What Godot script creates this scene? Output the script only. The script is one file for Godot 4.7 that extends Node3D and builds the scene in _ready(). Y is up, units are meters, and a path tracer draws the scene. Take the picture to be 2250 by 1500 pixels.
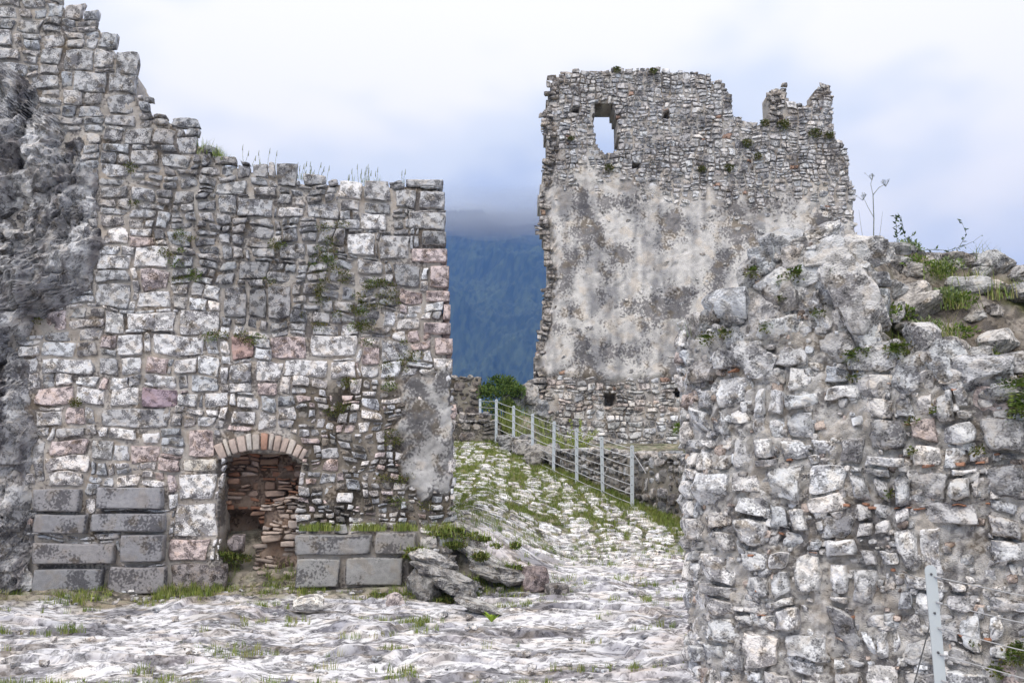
extends Node3D
# Ruined castle court: a coursed stone wall built against a cliff, a tall tower wall behind,
# a rubble wall close on the right, a cobbled ramp with a cable fence, and a wooded mountain in cloud.

const FOCAL := 2050.0                      # focal length in photograph pixels (2250 x 1500)
const EYE := Vector3(0, 1.6, 0)
const PITCH := 0.157

class Buf:
	var v := PackedVector3Array()
	var c := PackedColorArray()
	var ix := PackedInt32Array()
	func add(p: Vector3, col: Color) -> int:
		v.append(p); c.append(col)
		return v.size() - 1
	func tri(a: int, b: int, d: int) -> void:
		ix.append(a); ix.append(b); ix.append(d)
	func quad(a: int, b: int, d: int, e: int) -> void:   # clockwise seen from the front
		ix.append(a); ix.append(b); ix.append(d)
		ix.append(a); ix.append(d); ix.append(e)
	func flatten() -> void:                          # every face keeps its own edges: broken rock
		var v2 := PackedVector3Array(); var c2 := PackedColorArray(); var i2 := PackedInt32Array()
		v2.resize(ix.size()); c2.resize(ix.size()); i2.resize(ix.size())
		for k in ix.size():
			v2[k] = v[ix[k]]; c2[k] = c[ix[k]]; i2[k] = k
		v = v2; c = c2; ix = i2
	func mesh(mat: Material, centre := Vector3.ZERO) -> ArrayMesh:
		var n := PackedVector3Array(); n.resize(v.size())
		var k := 0
		while k < ix.size():
			var a := v[ix[k]]
			var f := (v[ix[k + 2]] - a).cross(v[ix[k + 1]] - a)
			n[ix[k]] += f; n[ix[k + 1]] += f; n[ix[k + 2]] += f
			k += 3
		for j in n.size():
			n[j] = n[j].normalized() if n[j].length_squared() > 1e-18 else Vector3.UP
		if centre != Vector3.ZERO:
			for j in v.size(): v[j] -= centre
		var arr := []; arr.resize(Mesh.ARRAY_MAX)
		arr[Mesh.ARRAY_VERTEX] = v; arr[Mesh.ARRAY_NORMAL] = n; arr[Mesh.ARRAY_COLOR] = c; arr[Mesh.ARRAY_INDEX] = ix
		var m := ArrayMesh.new()
		m.add_surface_from_arrays(Mesh.PRIMITIVE_TRIANGLES, arr)
		m.surface_set_material(0, mat)
		return m

class Face:                                  # a vertical wall face: u along it, v the height, d out of it
	var o: Vector3
	var U: Vector3
	var N: Vector3
	var bend_u := -1e9
	var bend_r := 1.0
	func _init(origin: Vector3, along: Vector3) -> void:
		o = origin; U = along.normalized(); N = U.cross(Vector3.UP).normalized()
	func at(u: float, v: float, d: float) -> Vector3:
		if u >= bend_u:
			return o + U * u + Vector3(0, v, 0) + N * d
		var th := (bend_u - u) / bend_r
		var r := bend_r + d
		return o + U * (bend_u - r * sin(th)) + N * (r * cos(th) - bend_r) + Vector3(0, v, 0)
	func hit(px: float, py: float) -> Vector2:
		var dir := Vector3((px - 1125.0) / FOCAL, -(py - 750.0) / FOCAL, -1).rotated(Vector3.RIGHT, PITCH)
		var t := (o - EYE).dot(N) / dir.dot(N)
		var p := EYE + dir * t - o
		return Vector2(p.dot(U), p.y)
	func poly(list: Array) -> PackedVector2Array:
		var out := PackedVector2Array()
		var k := 0
		while k < list.size():
			out.append(hit(list[k], list[k + 1])); k += 2
		return out
	func rect(x0: float, y0: float, x1: float, y1: float) -> Rect2:
		var a := hit(x0, (y0 + y1) / 2); var b := hit(x1, (y0 + y1) / 2)
		var t := hit((x0 + x1) / 2, y0); var w := hit((x0 + x1) / 2, y1)
		return Rect2(a.x, w.y, b.x - a.x, t.y - w.y)

var rng := RandomNumberGenerator.new()
var fbm := FastNoiseLite.new()
var soft := FastNoiseLite.new()
var ridge := FastNoiseLite.new()
var cell := FastNoiseLite.new()
var block := FastNoiseLite.new()
var names := {}
var M := {}

# ---------- bookkeeping
func thing(called: String, label: String, category: String, at := Vector3.ZERO, group := "") -> Node3D:
	var o := Node3D.new()
	o.name = numbered(called); add_child(o); o.position = at
	tag(o, label, category, group)
	return o

func numbered(called: String) -> String:
	names[called] = names.get(called, -1) + 1
	return called if names[called] == 0 else "%s_%03d" % [called, names[called]]

func tag(o: Node, label: String, category: String, group := "", kind := "") -> void:
	if label: o.set_meta("label", label)
	if category: o.set_meta("category", category)
	if group: o.set_meta("group", group)
	if kind: o.set_meta("kind", kind)

func part(called: String, b: Buf, mat: Material, parent: Node3D, kind := "", k := 0) -> MeshInstance3D:
	var mi := MeshInstance3D.new()
	mi.name = called if k == 0 else "%s_%03d" % [called, k]
	var base := Vector3.ZERO
	if parent != self:
		base = parent.position
		var up = parent.get_parent()
		if up != self and up is Node3D: base += up.position
	var lo := b.v[0]; var hi := b.v[0]
	for p in b.v:
		lo = lo.min(p); hi = hi.max(p)
	var mid := (lo + hi) * 0.5
	mi.mesh = b.mesh(mat, mid)
	mi.position = mid - base
	if kind: mi.set_meta("kind", kind)
	parent.add_child(mi, true)
	return mi

# ---------- materials
func bytes_of(n: FastNoiseLite, size: int) -> PackedByteArray:
	var im := n.get_seamless_image(size, size)
	im.convert(Image.FORMAT_L8)
	return im.get_data()

func noise(kind: int, freq: float, sd: int, oct := 4, fractal := FastNoiseLite.FRACTAL_FBM) -> FastNoiseLite:
	var n := FastNoiseLite.new()
	n.noise_type = kind; n.frequency = freq; n.seed = sd
	n.fractal_type = fractal; n.fractal_octaves = oct
	return n

func sm(a: float, b: float, x: float) -> float:
	var t := clampf((x - a) / (b - a), 0.0, 1.0)
	return t * t * (3.0 - 2.0 * t)

func tex(size: int, rgb: PackedByteArray) -> ImageTexture:
	return ImageTexture.create_from_image(Image.create_from_data(size, size, false, Image.FORMAT_RGB8, rgb))

func grey_tex(size: int, l: PackedByteArray) -> ImageTexture:
	return ImageTexture.create_from_image(Image.create_from_data(size, size, false, Image.FORMAT_L8, l))

func make_textures() -> Dictionary:
	var t := {}
	var S := 512
	var a := bytes_of(noise(FastNoiseLite.TYPE_SIMPLEX_SMOOTH, 0.012, 11, 5), S)
	var f := bytes_of(noise(FastNoiseLite.TYPE_SIMPLEX_SMOOTH, 0.09, 12, 3), S)
	var cr := bytes_of(noise(FastNoiseLite.TYPE_SIMPLEX_SMOOTH, 0.018, 13, 4, FastNoiseLite.FRACTAL_RIDGED), S)
	var big := bytes_of(noise(FastNoiseLite.TYPE_SIMPLEX_SMOOTH, 0.006, 14, 4), S)
	var alb := PackedByteArray(); alb.resize(S * S * 3)
	var lich := PackedByteArray(); lich.resize(S * S * 3)
	var bump := PackedByteArray(); bump.resize(S * S)
	var grain := PackedByteArray(); grain.resize(S * S)
	var sand := PackedByteArray(); sand.resize(S * S * 3)
	for k in S * S:
		var A := a[k] / 255.0; var Fi := f[k] / 255.0; var C := cr[k] / 255.0; var B := big[k] / 255.0
		var crack := sm(0.80, 0.97, C)
		var speck := sm(0.60, 0.78, Fi) * sm(0.40, 0.62, A)
		var val := 1.04 - 0.50 * sm(0.47, 0.64, A * 0.8 + Fi * 0.2) - 0.06 * Fi - 0.42 * crack - 0.36 * speck
		alb[k * 3] = int(255 * clampf(val, 0, 1)); alb[k * 3 + 1] = int(255 * clampf(val * 0.995, 0, 1)); alb[k * 3 + 2] = int(255 * clampf(val * (1.0 + 0.02 * crack), 0, 1))
		var mott := 0.62 * sm(0.51, 0.63, B * 0.62 + Fi * 0.38)
		var warm := sm(0.55, 0.75, A) * 0.10
		lich[k * 3] = int(255 * (1.0 - mott * 0.95)); lich[k * 3 + 1] = int(255 * (1.0 - mott * 0.96 - warm * 0.4)); lich[k * 3 + 2] = int(255 * (1.0 - mott * 0.94 - warm))
		bump[k] = int(255 * clampf(0.55 * A + 0.30 * (1.0 - C) + 0.22 * Fi - 0.1, 0, 1))
		grain[k] = int(255 * clampf(0.35 * A + 0.65 * Fi, 0, 1))
		var sv := 0.88 + 0.30 * (Fi - 0.5) + 0.25 * (A - 0.5)
		sand[k * 3] = int(255 * clampf(sv, 0, 1)); sand[k * 3 + 1] = int(255 * clampf(sv * 0.985, 0, 1)); sand[k * 3 + 2] = int(255 * clampf(sv * 0.965, 0, 1))
	var enc := PackedByteArray(); enc.resize(256)      # linear to sRGB
	for k in 256: enc[k] = int(255 * pow(k / 255.0, 1 / 2.2))
	for k in S * S * 3:
		alb[k] = enc[alb[k]]; lich[k] = enc[lich[k]]; sand[k] = enc[sand[k]]
	t.alb = tex(S, alb); t.lich = tex(S, lich); t.bump = grey_tex(S, bump); t.grain = grey_tex(S, grain); t.sand = tex(S, sand)
	return t

func stone_mat(albedo: Texture2D, scale: Vector3, detail: Texture2D, dscale: Vector3, bump: Texture2D, depth: float, rough := 0.92) -> StandardMaterial3D:
	var m := StandardMaterial3D.new()
	m.vertex_color_use_as_albedo = true
	m.albedo_texture = albedo
	m.uv1_triplanar = true; m.uv1_world_triplanar = true; m.uv1_scale = scale; m.uv1_triplanar_sharpness = 4.0
	if detail:
		m.detail_enabled = true; m.detail_albedo = detail; m.detail_blend_mode = BaseMaterial3D.BLEND_MODE_MUL
		m.detail_uv_layer = BaseMaterial3D.DETAIL_UV_2
		m.uv2_triplanar = true; m.uv2_world_triplanar = true; m.uv2_scale = dscale; m.uv2_triplanar_sharpness = 4.0
	if bump:
		m.heightmap_enabled = true; m.heightmap_texture = bump; m.heightmap_scale = depth
	m.roughness = rough
	m.metallic_specular = 0.3
	return m

func plain_mat(rough := 0.8, back := Color(0, 0, 0)) -> StandardMaterial3D:
	var m := StandardMaterial3D.new()
	m.vertex_color_use_as_albedo = true
	m.roughness = rough; m.metallic_specular = 0.3
	m.cull_mode = BaseMaterial3D.CULL_DISABLED
	if back.r + back.g + back.b > 0:
		m.backlight_enabled = true; m.backlight = back
	return m

# ---------- geometry helpers
func vary(c: Color, amt: float) -> Color:
	var k := 1.0 + rng.randf_range(-amt, amt)
	var w := rng.randf_range(-amt, amt) * 0.25
	return Color(c.r * k * (1 + w), c.g * k, c.b * k * (1 - w))

func mixc(a: Color, b: Color, t: float) -> Color:
	return a.lerp(b, clampf(t, 0, 1))

# a building stone: a rounded, uneven block whose front stands proud of the joint
func add_stone(b: Buf, place: Callable, r: Rect2, col: Color, o := {}) -> void:
	var n: int = o.get("n", 3)                     # points per side
	var front: float = o.get("front", 0.04)
	var back: float = o.get("back", -0.08)
	var rd: float = o.get("round", 0.25)
	var jit: float = o.get("jit", 0.1)
	var gap: float = o.get("gap", 0.012)
	var rough: float = o.get("rough", 0.014)
	var warp: float = o.get("warp", 0.04)
	var bevel: float = o.get("bevel", 0.025)
	var facet: float = o.get("facet", 0.3)
	var w := r.size.x; var h := r.size.y
	var cx := r.position.x + w / 2; var cy := r.position.y + h / 2
	var hw := maxf(w / 2 - gap, 0.008); var hh := maxf(h / 2 - gap, 0.008)
	var j := []
	for k in 4: j.append(Vector2(1 - rng.randf() * jit, 1 - rng.randf() * jit))
	var tilt: Vector2 = Vector2(rng.randf_range(-1, 1), rng.randf_range(-1, 1)) * o.get("tilt", 0.10)
	var mind := minf(hw, hh)
	bevel = minf(bevel * 0.6, mind * 0.4)
	var planes := []
	for k in 3:
		var an := rng.randf() * TAU
		planes.append([cos(an) * facet, sin(an) * facet, rng.randf_range(0.0, 0.35) * mind * facet * 2.0])
	var sd := rng.randf() * 50.0
	var spots := PackedVector2Array()
	for side in 4:
		for k in n:
			var t := -1.0 + 2.0 * k / n
			spots.append([Vector2(t, -1), Vector2(1, t), Vector2(-t, 1), Vector2(-1, -t)][side])
	var N := spots.size()
	var inset := bevel / mind
	var rings := [1.0, 1.0, 1.0 - inset * 0.8, maxf(0.3, 1.0 - inset * 0.8 - 0.012 / mind)]
	if mind > 0.06 and n > 2: rings.append(rings[3] * (0.75 if n > 3 else 0.55))
	if mind > 0.05 and n > 3: rings.append(rings[4] * 0.6 if rings.size() > 4 else 0.4)
	var lift := [back, front - bevel * 1.2, front - bevel * 0.1, front, front, front]
	var start := b.v.size()
	for q in rings.size():
		for p in spots:
			add_stone_point(b, place, p * rings[q], lift[q], q > 0, cx, cy, hw, hh, j, rd, tilt, planes, sd, rough, warp, col)
	add_stone_point(b, place, Vector2.ZERO, front, true, cx, cy, hw, hh, j, rd, tilt, planes, sd, rough, warp, col)
	for q in rings.size() - 1:
		for k in N:
			var k2 := (k + 1) % N
			var i0 := start + q * N
			b.quad(i0 + k, i0 + N + k, i0 + N + k2, i0 + k2)
	var last := start + (rings.size() - 1) * N
	var mid := start + rings.size() * N
	for k in N: b.tri(last + k, mid, last + (k + 1) % N)

func add_stone_point(b: Buf, place: Callable, p: Vector2, d: float, live: bool, cx: float, cy: float, hw: float, hh: float, j: Array, rd: float, tilt: Vector2, planes: Array, sd: float, rough: float, warp: float, col: Color) -> void:
	var e := Vector2(p.x * sqrt(1 - p.y * p.y * 0.5), p.y * sqrt(1 - p.x * p.x * 0.5))
	var q := p.lerp(e, rd)
	var fx := (q.x + 1) / 2; var fy := (q.y + 1) / 2
	var sx: float = lerpf(lerpf(j[0].x, j[1].x, fx), lerpf(j[3].x, j[2].x, fx), fy)
	var sy: float = lerpf(lerpf(j[0].y, j[1].y, fx), lerpf(j[3].y, j[2].y, fx), fy)
	var u := cx + q.x * hw * sx; var v := cy + q.y * hh * sy
	if warp > 0:
		var wu := soft.get_noise_2d(u * 1.7, v * 1.7) * warp
		var wv := soft.get_noise_2d(u * 1.3 + 71, v * 2.1) * warp
		u += wu + fbm.get_noise_2d(u * 8 + sd, v * 8) * warp * 0.35; v += wv + fbm.get_noise_2d(u * 8, v * 8 + sd) * warp * 0.35
	var nz := 0.0
	if live:
		d += (tilt.x * q.x * hw + tilt.y * q.y * hh)
		var low := 0.0
		for pl in planes:
			low = minf(low, pl[2] - (pl[0] * q.x * hw + pl[1] * q.y * hh))
		d += low
		nz = fbm.get_noise_3d(u * 5, v * 5, sd)
		d += rough * (nz * 1.6 + ridge.get_noise_3d(u * 9, v * 9, sd) * 0.8)
	b.add(place.call(u, v, d), col)

# random ashlar: cut a rectangle into stones, along the borders of stones already laid
func cut(r: Rect2, laid: Array, size: Callable, out: Array, depth := 0) -> void:
	var w := r.size.x; var h := r.size.y
	if w < 0.035 or h < 0.03: return
	if depth < 40:
		for q in laid:
			var hr: Rect2 = q
			var x := r.intersection(hr)
			if x.size.x <= 0.012 or x.size.y <= 0.012: continue
			if x.size.x > w * 0.97 and x.size.y > h * 0.97: return
			var cands := []
			for line in [hr.position.x, hr.end.x]:
				if line > r.position.x + 0.012 and line < r.end.x - 0.012: cands.append([1, line, absf(line - r.position.x - w / 2) / w + (0.3 if w < h else 0.0)])
			for line in [hr.position.y, hr.end.y]:
				if line > r.position.y + 0.012 and line < r.end.y - 0.012: cands.append([0, line, absf(line - r.position.y - h / 2) / h + (0.3 if h < w else 0.0)])
			if cands.is_empty(): return
			cands.sort_custom(func(a, b): return a[2] < b[2])
			halves(r, cands[0][0] == 1, cands[0][1], laid, size, out, depth); return
	var s: Vector2 = size.call(r.get_center())
	var over_w := w / s.x; var over_h := h / s.y
	var lim := rng.randf_range(0.85, 2.1)
	if over_w < lim and over_h < lim:
		out.append(r); return
	if depth > 60: return
	if over_h * rng.randf_range(0.8, 1.6) > over_w:
		halves(r, false, r.position.y + h * rng.randf_range(0.36, 0.64), laid, size, out, depth)
	else:
		halves(r, true, r.position.x + w * rng.randf_range(0.33, 0.67), laid, size, out, depth)

func halves(r: Rect2, upright: bool, line: float, laid: Array, size: Callable, out: Array, depth: int) -> void:
	if upright:
		cut(Rect2(r.position, Vector2(line - r.position.x, r.size.y)), laid, size, out, depth + 1)
		cut(Rect2(Vector2(line, r.position.y), Vector2(r.end.x - line, r.size.y)), laid, size, out, depth + 1)
	else:
		cut(Rect2(r.position, Vector2(r.size.x, line - r.position.y)), laid, size, out, depth + 1)
		cut(Rect2(Vector2(r.position.x, line), Vector2(r.size.x, r.end.y - line)), laid, size, out, depth + 1)

# the mortar and rubble core of a wall: a thick body with a rough front, cut to an outline
func core(face: Face, box: Rect2, res: float, inside: Callable, relief: Callable, tint: Callable, thick: float) -> Buf:
	var b := Buf.new()
	var nu := int(ceil(box.size.x / res)); var nv := int(ceil(box.size.y / res))
	var keep := PackedByteArray(); keep.resize(nu * nv)
	for y in nv:
		for x in nu:
			keep[y * nu + x] = 1 if inside.call(box.position.x + (x + 0.5) * res, box.position.y + (y + 0.5) * res) else 0
	var id := PackedInt32Array(); id.resize((nu + 1) * (nv + 1)); id.fill(-1)
	var bk := PackedInt32Array(); bk.resize((nu + 1) * (nv + 1)); bk.fill(-1)
	for y in nv:
		for x in nu:
			if not keep[y * nu + x]: continue
			for c in [Vector2i(x, y), Vector2i(x + 1, y), Vector2i(x + 1, y + 1), Vector2i(x, y + 1)]:
				var k: int = c.y * (nu + 1) + c.x
				if id[k] < 0:
					var u: float = box.position.x + c.x * res; var v: float = box.position.y + c.y * res
					u += soft.get_noise_2d(u * 9, v * 9) * res * 0.5; v += soft.get_noise_2d(u * 9 + 40, v * 9) * res * 0.5
					var d: float = relief.call(u, v)
					id[k] = b.add(face.at(u, v, d), tint.call(u, v, d))
			var a := y * (nu + 1) + x
			b.quad(id[a], id[a + nu + 1], id[a + nu + 2], id[a + 1])
	var edge := func(k0: int, k1: int) -> void:      # a side wall under a border edge
		for k in [k0, k1]:
			if bk[k] < 0:
				var u: float = box.position.x + (k % (nu + 1)) * res; var v: float = box.position.y + (k / (nu + 1)) * res
				bk[k] = b.add(face.at(u, v, -thick), b.c[id[k]])
		b.quad(id[k0], id[k1], bk[k1], bk[k0])
	for y in nv:
		for x in nu:
			if not keep[y * nu + x]: continue
			var a := y * (nu + 1) + x
			if y == 0 or not keep[(y - 1) * nu + x]: edge.call(a, a + 1)
			if y == nv - 1 or not keep[(y + 1) * nu + x]: edge.call(a + nu + 2, a + nu + 1)
			if x == 0 or not keep[y * nu + x - 1]: edge.call(a + nu + 1, a)
			if x == nu - 1 or not keep[y * nu + x + 1]: edge.call(a + 1, a + nu + 2)
	# the back, in long strips
	for y in nv:
		var x := 0
		while x < nu:
			if keep[y * nu + x]:
				var x1 := x
				while x1 < nu and keep[y * nu + x1] and x1 - x < 12: x1 += 1
				var u0: float = box.position.x + x * res; var u1: float = box.position.x + x1 * res
				var v0: float = box.position.y + y * res; var v1 := v0 + res
				var col: Color = tint.call(u0, v0, 0.0)
				b.quad(b.add(face.at(u0, v0, -thick), col), b.add(face.at(u1, v0, -thick), col), b.add(face.at(u1, v1, -thick), col), b.add(face.at(u0, v1, -thick), col))
				x = x1
			else: x += 1
	return b

# a loose angular rock: a ball cut by planes, then roughened
func add_rock(b: Buf, at: Vector3, half: Vector3, turn: Basis, col: Color, sd: int, o := {}) -> void:
	var n: int = o.get("n", 7)
	var rough: float = o.get("rough", 0.09)
	var r2 := RandomNumberGenerator.new(); r2.seed = sd * 7919 + 13
	var planes := []
	for k in o.get("cuts", 11):
		planes.append([Vector3(r2.randfn(), r2.randfn(), r2.randfn()).normalized(), r2.randf_range(0.62, 0.95)])
	for a in [Vector3.UP, Vector3.DOWN, Vector3.LEFT, Vector3.RIGHT, Vector3.FORWARD, Vector3.BACK]:
		planes.append([a, r2.randf_range(0.8, 1.0)])
	var ids := {}
	for f in 6:
		var ax: Vector3 = [Vector3.RIGHT, Vector3.LEFT, Vector3.UP, Vector3.DOWN, Vector3.BACK, Vector3.FORWARD][f]
		var e1: Vector3 = [Vector3.BACK, Vector3.FORWARD, Vector3.RIGHT, Vector3.RIGHT, Vector3.RIGHT, Vector3.LEFT][f]
		var e2 := ax.cross(e1)
		var g := PackedInt32Array()
		for y in n + 1:
			for x in n + 1:
				var p := ax + e1 * (2.0 * x / n - 1) + e2 * (2.0 * y / n - 1)
				var key := Vector3i((p * 1000).round())
				if not ids.has(key):
					var dir := p.normalized()
					var rad := 1.25
					for pl in planes:
						var dt: float = pl[0].dot(dir)
						if dt > 0.05: rad = minf(rad, pl[1] / dt)
					var q := dir * rad
					rad *= 1.0 + rough * (fbm.get_noise_3d(q.x * 1.3 + sd, q.y * 1.3, q.z * 1.3) * 1.6 + ridge.get_noise_3d(q.x * 2.5, q.y * 2.5 + sd, q.z * 2.5) * 0.6)
					var pos := at + turn * (dir * rad * half)
					ids[key] = b.add(pos, col)
				g.append(ids[key])
		for y in n:
			for x in n:
				var k := y * (n + 1) + x
				b.quad(g[k], g[k + n + 1], g[k + n + 2], g[k + 1])

func rock_thing(called: String, label: String, group: String, at: Vector3, half: Vector3, turn: Basis, col: Color, sd: int, o := {}) -> void:
	var b := Buf.new()
	add_rock(b, at, half, turn, col, sd, o)
	b.flatten()
	var mi := part(numbered(called), b, o.get("mat", M.stone), self)
	tag(mi, label, "rock", group)

func tube(b: Buf, pts: PackedVector3Array, r0: float, r1: float, col: Color, sides := 5) -> void:
	var start := b.v.size()
	for k in pts.size():
		var d := (pts[mini(k + 1, pts.size() - 1)] - pts[maxi(k - 1, 0)]).normalized()
		var s := d.cross(Vector3(0.31, 0.2, 0.93)).normalized(); var t := d.cross(s)
		var r := lerpf(r0, r1, float(k) / maxf(1, pts.size() - 1))
		for q in sides:
			var an := TAU * q / sides
			b.add(pts[k] + (s * cos(an) + t * sin(an)) * r, col)
	for k in pts.size() - 1:
		for q in sides:
			var q2 := (q + 1) % sides
			var i := start + k * sides
			b.quad(i + q, i + q2, i + sides + q2, i + sides + q)

func leaf(b: Buf, at: Vector3, dir: Vector3, side: Vector3, l: float, w: float, col: Color) -> void:
	var up := side.cross(dir).normalized()
	var a := b.add(at, col); var c := b.add(at + dir * l - up * l * 0.12, col)
	var e := b.add(at + dir * l * 0.45 + side * w * 0.5 + up * w * 0.18, col); var f := b.add(at + dir * l * 0.45 - side * w * 0.5 + up * w * 0.18, col)
	b.tri(a, e, c); b.tri(a, c, f)

func rand_dir() -> Vector3:
	return Vector3(rng.randfn(), rng.randfn(), rng.randfn()).normalized()

func blade(b: Buf, at: Vector3, h: float, lean: Vector3, w: float, col: Color) -> void:
	var s := lean.cross(Vector3.UP); s = (s.normalized() if s.length() > 0.01 else Vector3.RIGHT) * w * 0.5
	var m := at + Vector3(0, h * 0.55, 0) + lean * h * 0.25
	var t := at + Vector3(0, h * 0.95, 0) + lean * h * 0.8
	var a := b.add(at - s, col); var c := b.add(at + s, col)
	var d := b.add(m - s * 0.7, col); var e := b.add(m + s * 0.7, col)
	b.quad(a, d, e, c); b.tri(d, b.add(t, col), e)

func clump(b: Buf, at: Vector3, half: Vector3, count: int, l: float, cols: Array, out := Vector3.UP) -> void:
	for k in count:
		var q := rand_dir() * pow(rng.randf(), 0.4)
		var p := at + q * half
		if half.length() > 0.2:
			var lump := fbm.get_noise_3d(p.x * 4, p.y * 4, p.z * 4)
			p += q * lump * half * 0.5
		var d := (q + out * 0.6 + rand_dir() * 0.7).normalized()
		var s := d.cross(rand_dir()).normalized()
		leaf(b, p, d, s, l * rng.randf_range(0.6, 1.3), l * rng.randf_range(0.4, 0.7), vary(cols[rng.randi() % cols.size()], 0.3))

# ---------- the lie of the ground
func ground_y(x: float, z: float) -> float:
	var d := -z
	var t := [0.0, -0.05, 5.0, -0.05, 7.7, 0.0, 10.0, 0.12, 11.8, 0.27, 13.2, 0.5, 14.5, 0.76, 17.0, 1.27, 20.5, 2.02, 23.5, 2.7, 27.0, 2.9]
	var y: float = t[t.size() - 1]
	if d <= 0: y = -0.05
	else:
		var k := 0
		while k + 3 < t.size():
			if d <= t[k + 2]:
				y = lerpf(t[k + 1], t[k + 3], (d - t[k]) / (t[k + 2] - t[k])); break
			k += 2
	var lift := 0.62 * exp(-maxf(0.0, d - 13.2) / 5.0) * sm(12.2, 13.1, d) * sm(0.9, -0.7, x)
	y += lift
	var off := 0.926 * (x - 2.16) - 0.377 * (z + 17.0)
	y += 0.7 * sm(0.12, 0.9, off) * sm(21.6, 23.0, d) * sm(1.1, 0.3, x)
	if d > 25.6: y -= (d - 25.6) * 0.6
	if x > 5.0: y -= (x - 5.0) * 0.3
	return maxf(y, -14.0)

func strata(x: float, z: float) -> Vector2:       # bedding planes of the bare limestone that dip away and break off in low steps: height, and how broken
	var t := -z + 0.04 * x + 0.16 * pow(maxf(0.0, x + 1.2), 1.6)
	t += 0.55 * soft.get_noise_2d(x * 0.35, z * 0.35) + 0.16 * fbm.get_noise_2d(x * 1.1, z * 0.8)
	var out := Vector2.ZERO
	for k in 3:
		var q: float = t * [2.1, 4.3, 8.5][k] + [0.9, 1.1, 1.0][k] * soft.get_noise_2d(x * [0.5, 0.9, 1.7][k] + 17 * k, z * 0.5)
		var a: float = [0.064, 0.036, 0.018][k] * sm(-0.25, 0.45, fbm.get_noise_2d(x * [0.55, 1.0, 1.6][k] + 31 * k, z * [0.9, 1.6, 2.6][k]))
		var fr := q - floorf(q)
		out.x += a * (1.0 - fr)
		out.y = maxf(out.y, sm(0.012, 0.03, a) * maxf(sm(0.86, 0.97, fr), sm(0.07, 0.0, fr)))
	return out

func _ready() -> void:
	rng.seed = 4711
	fbm.noise_type = FastNoiseLite.TYPE_SIMPLEX_SMOOTH; fbm.frequency = 1.0; fbm.fractal_octaves = 3; fbm.seed = 3
	soft.noise_type = FastNoiseLite.TYPE_SIMPLEX_SMOOTH; soft.frequency = 1.0; soft.fractal_type = FastNoiseLite.FRACTAL_NONE; soft.seed = 8
	ridge.noise_type = FastNoiseLite.TYPE_SIMPLEX_SMOOTH; ridge.frequency = 1.0; ridge.fractal_type = FastNoiseLite.FRACTAL_RIDGED; ridge.fractal_octaves = 3; ridge.seed = 21
	cell.noise_type = FastNoiseLite.TYPE_CELLULAR; cell.frequency = 1.0; cell.fractal_type = FastNoiseLite.FRACTAL_NONE; cell.seed = 5
	cell.cellular_return_type = FastNoiseLite.RETURN_DISTANCE
	block.noise_type = FastNoiseLite.TYPE_CELLULAR; block.frequency = 1.0; block.fractal_type = FastNoiseLite.FRACTAL_NONE; block.seed = 15
	block.cellular_return_type = FastNoiseLite.RETURN_CELL_VALUE
	camera_and_light()
	var t := make_textures()
	M.stone = stone_mat(t.alb, Vector3.ONE * 1.15, t.lich, Vector3.ONE * 0.83, t.bump, 3.0)
	M.ashlar = stone_mat(t.sand, Vector3.ONE * 1.7, t.lich, Vector3.ONE * 0.47, t.grain, 1.2)
	M.mortar = stone_mat(t.sand, Vector3.ONE * 1.9, t.lich, Vector3.ONE * 0.41, t.grain, 2.5)
	M.brick = stone_mat(t.sand, Vector3.ONE * 2.6, null, Vector3.ONE, t.grain, 1.0)
	M.cliff = stone_mat(t.alb, Vector3.ONE * 0.8, t.lich, Vector3.ONE * 0.5, t.bump, 3.5)
	M.bed = stone_mat(t.alb, Vector3(0.8, 1.0, 1.3), t.lich, Vector3(0.21, 0.4, 0.55), t.bump, 0.8)
	M.plaster = stone_mat(t.sand, Vector3.ONE * 0.7, t.lich, Vector3.ONE * 0.23, t.grain, 3.0)
	M.far_stone = stone_mat(t.alb, Vector3.ONE * 0.9, t.lich, Vector3.ONE * 0.37, t.bump, 4.0)
	M.leaf = plain_mat(0.65, Color(0.35, 0.45, 0.15))
	M.stem = plain_mat(0.8)
	var steel := StandardMaterial3D.new(); steel.vertex_color_use_as_albedo = true; steel.metallic = 0.35; steel.roughness = 0.5
	M.steel = steel
	ground(); print("ground")
	mountain(); print("mountain")
	left_wall(); print("left wall")
	tower(); print("tower")
	right_wall(); print("right wall")
	parapets(); print("parapets")
	fences(); print("fences")
	plants(); print("plants")

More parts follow.
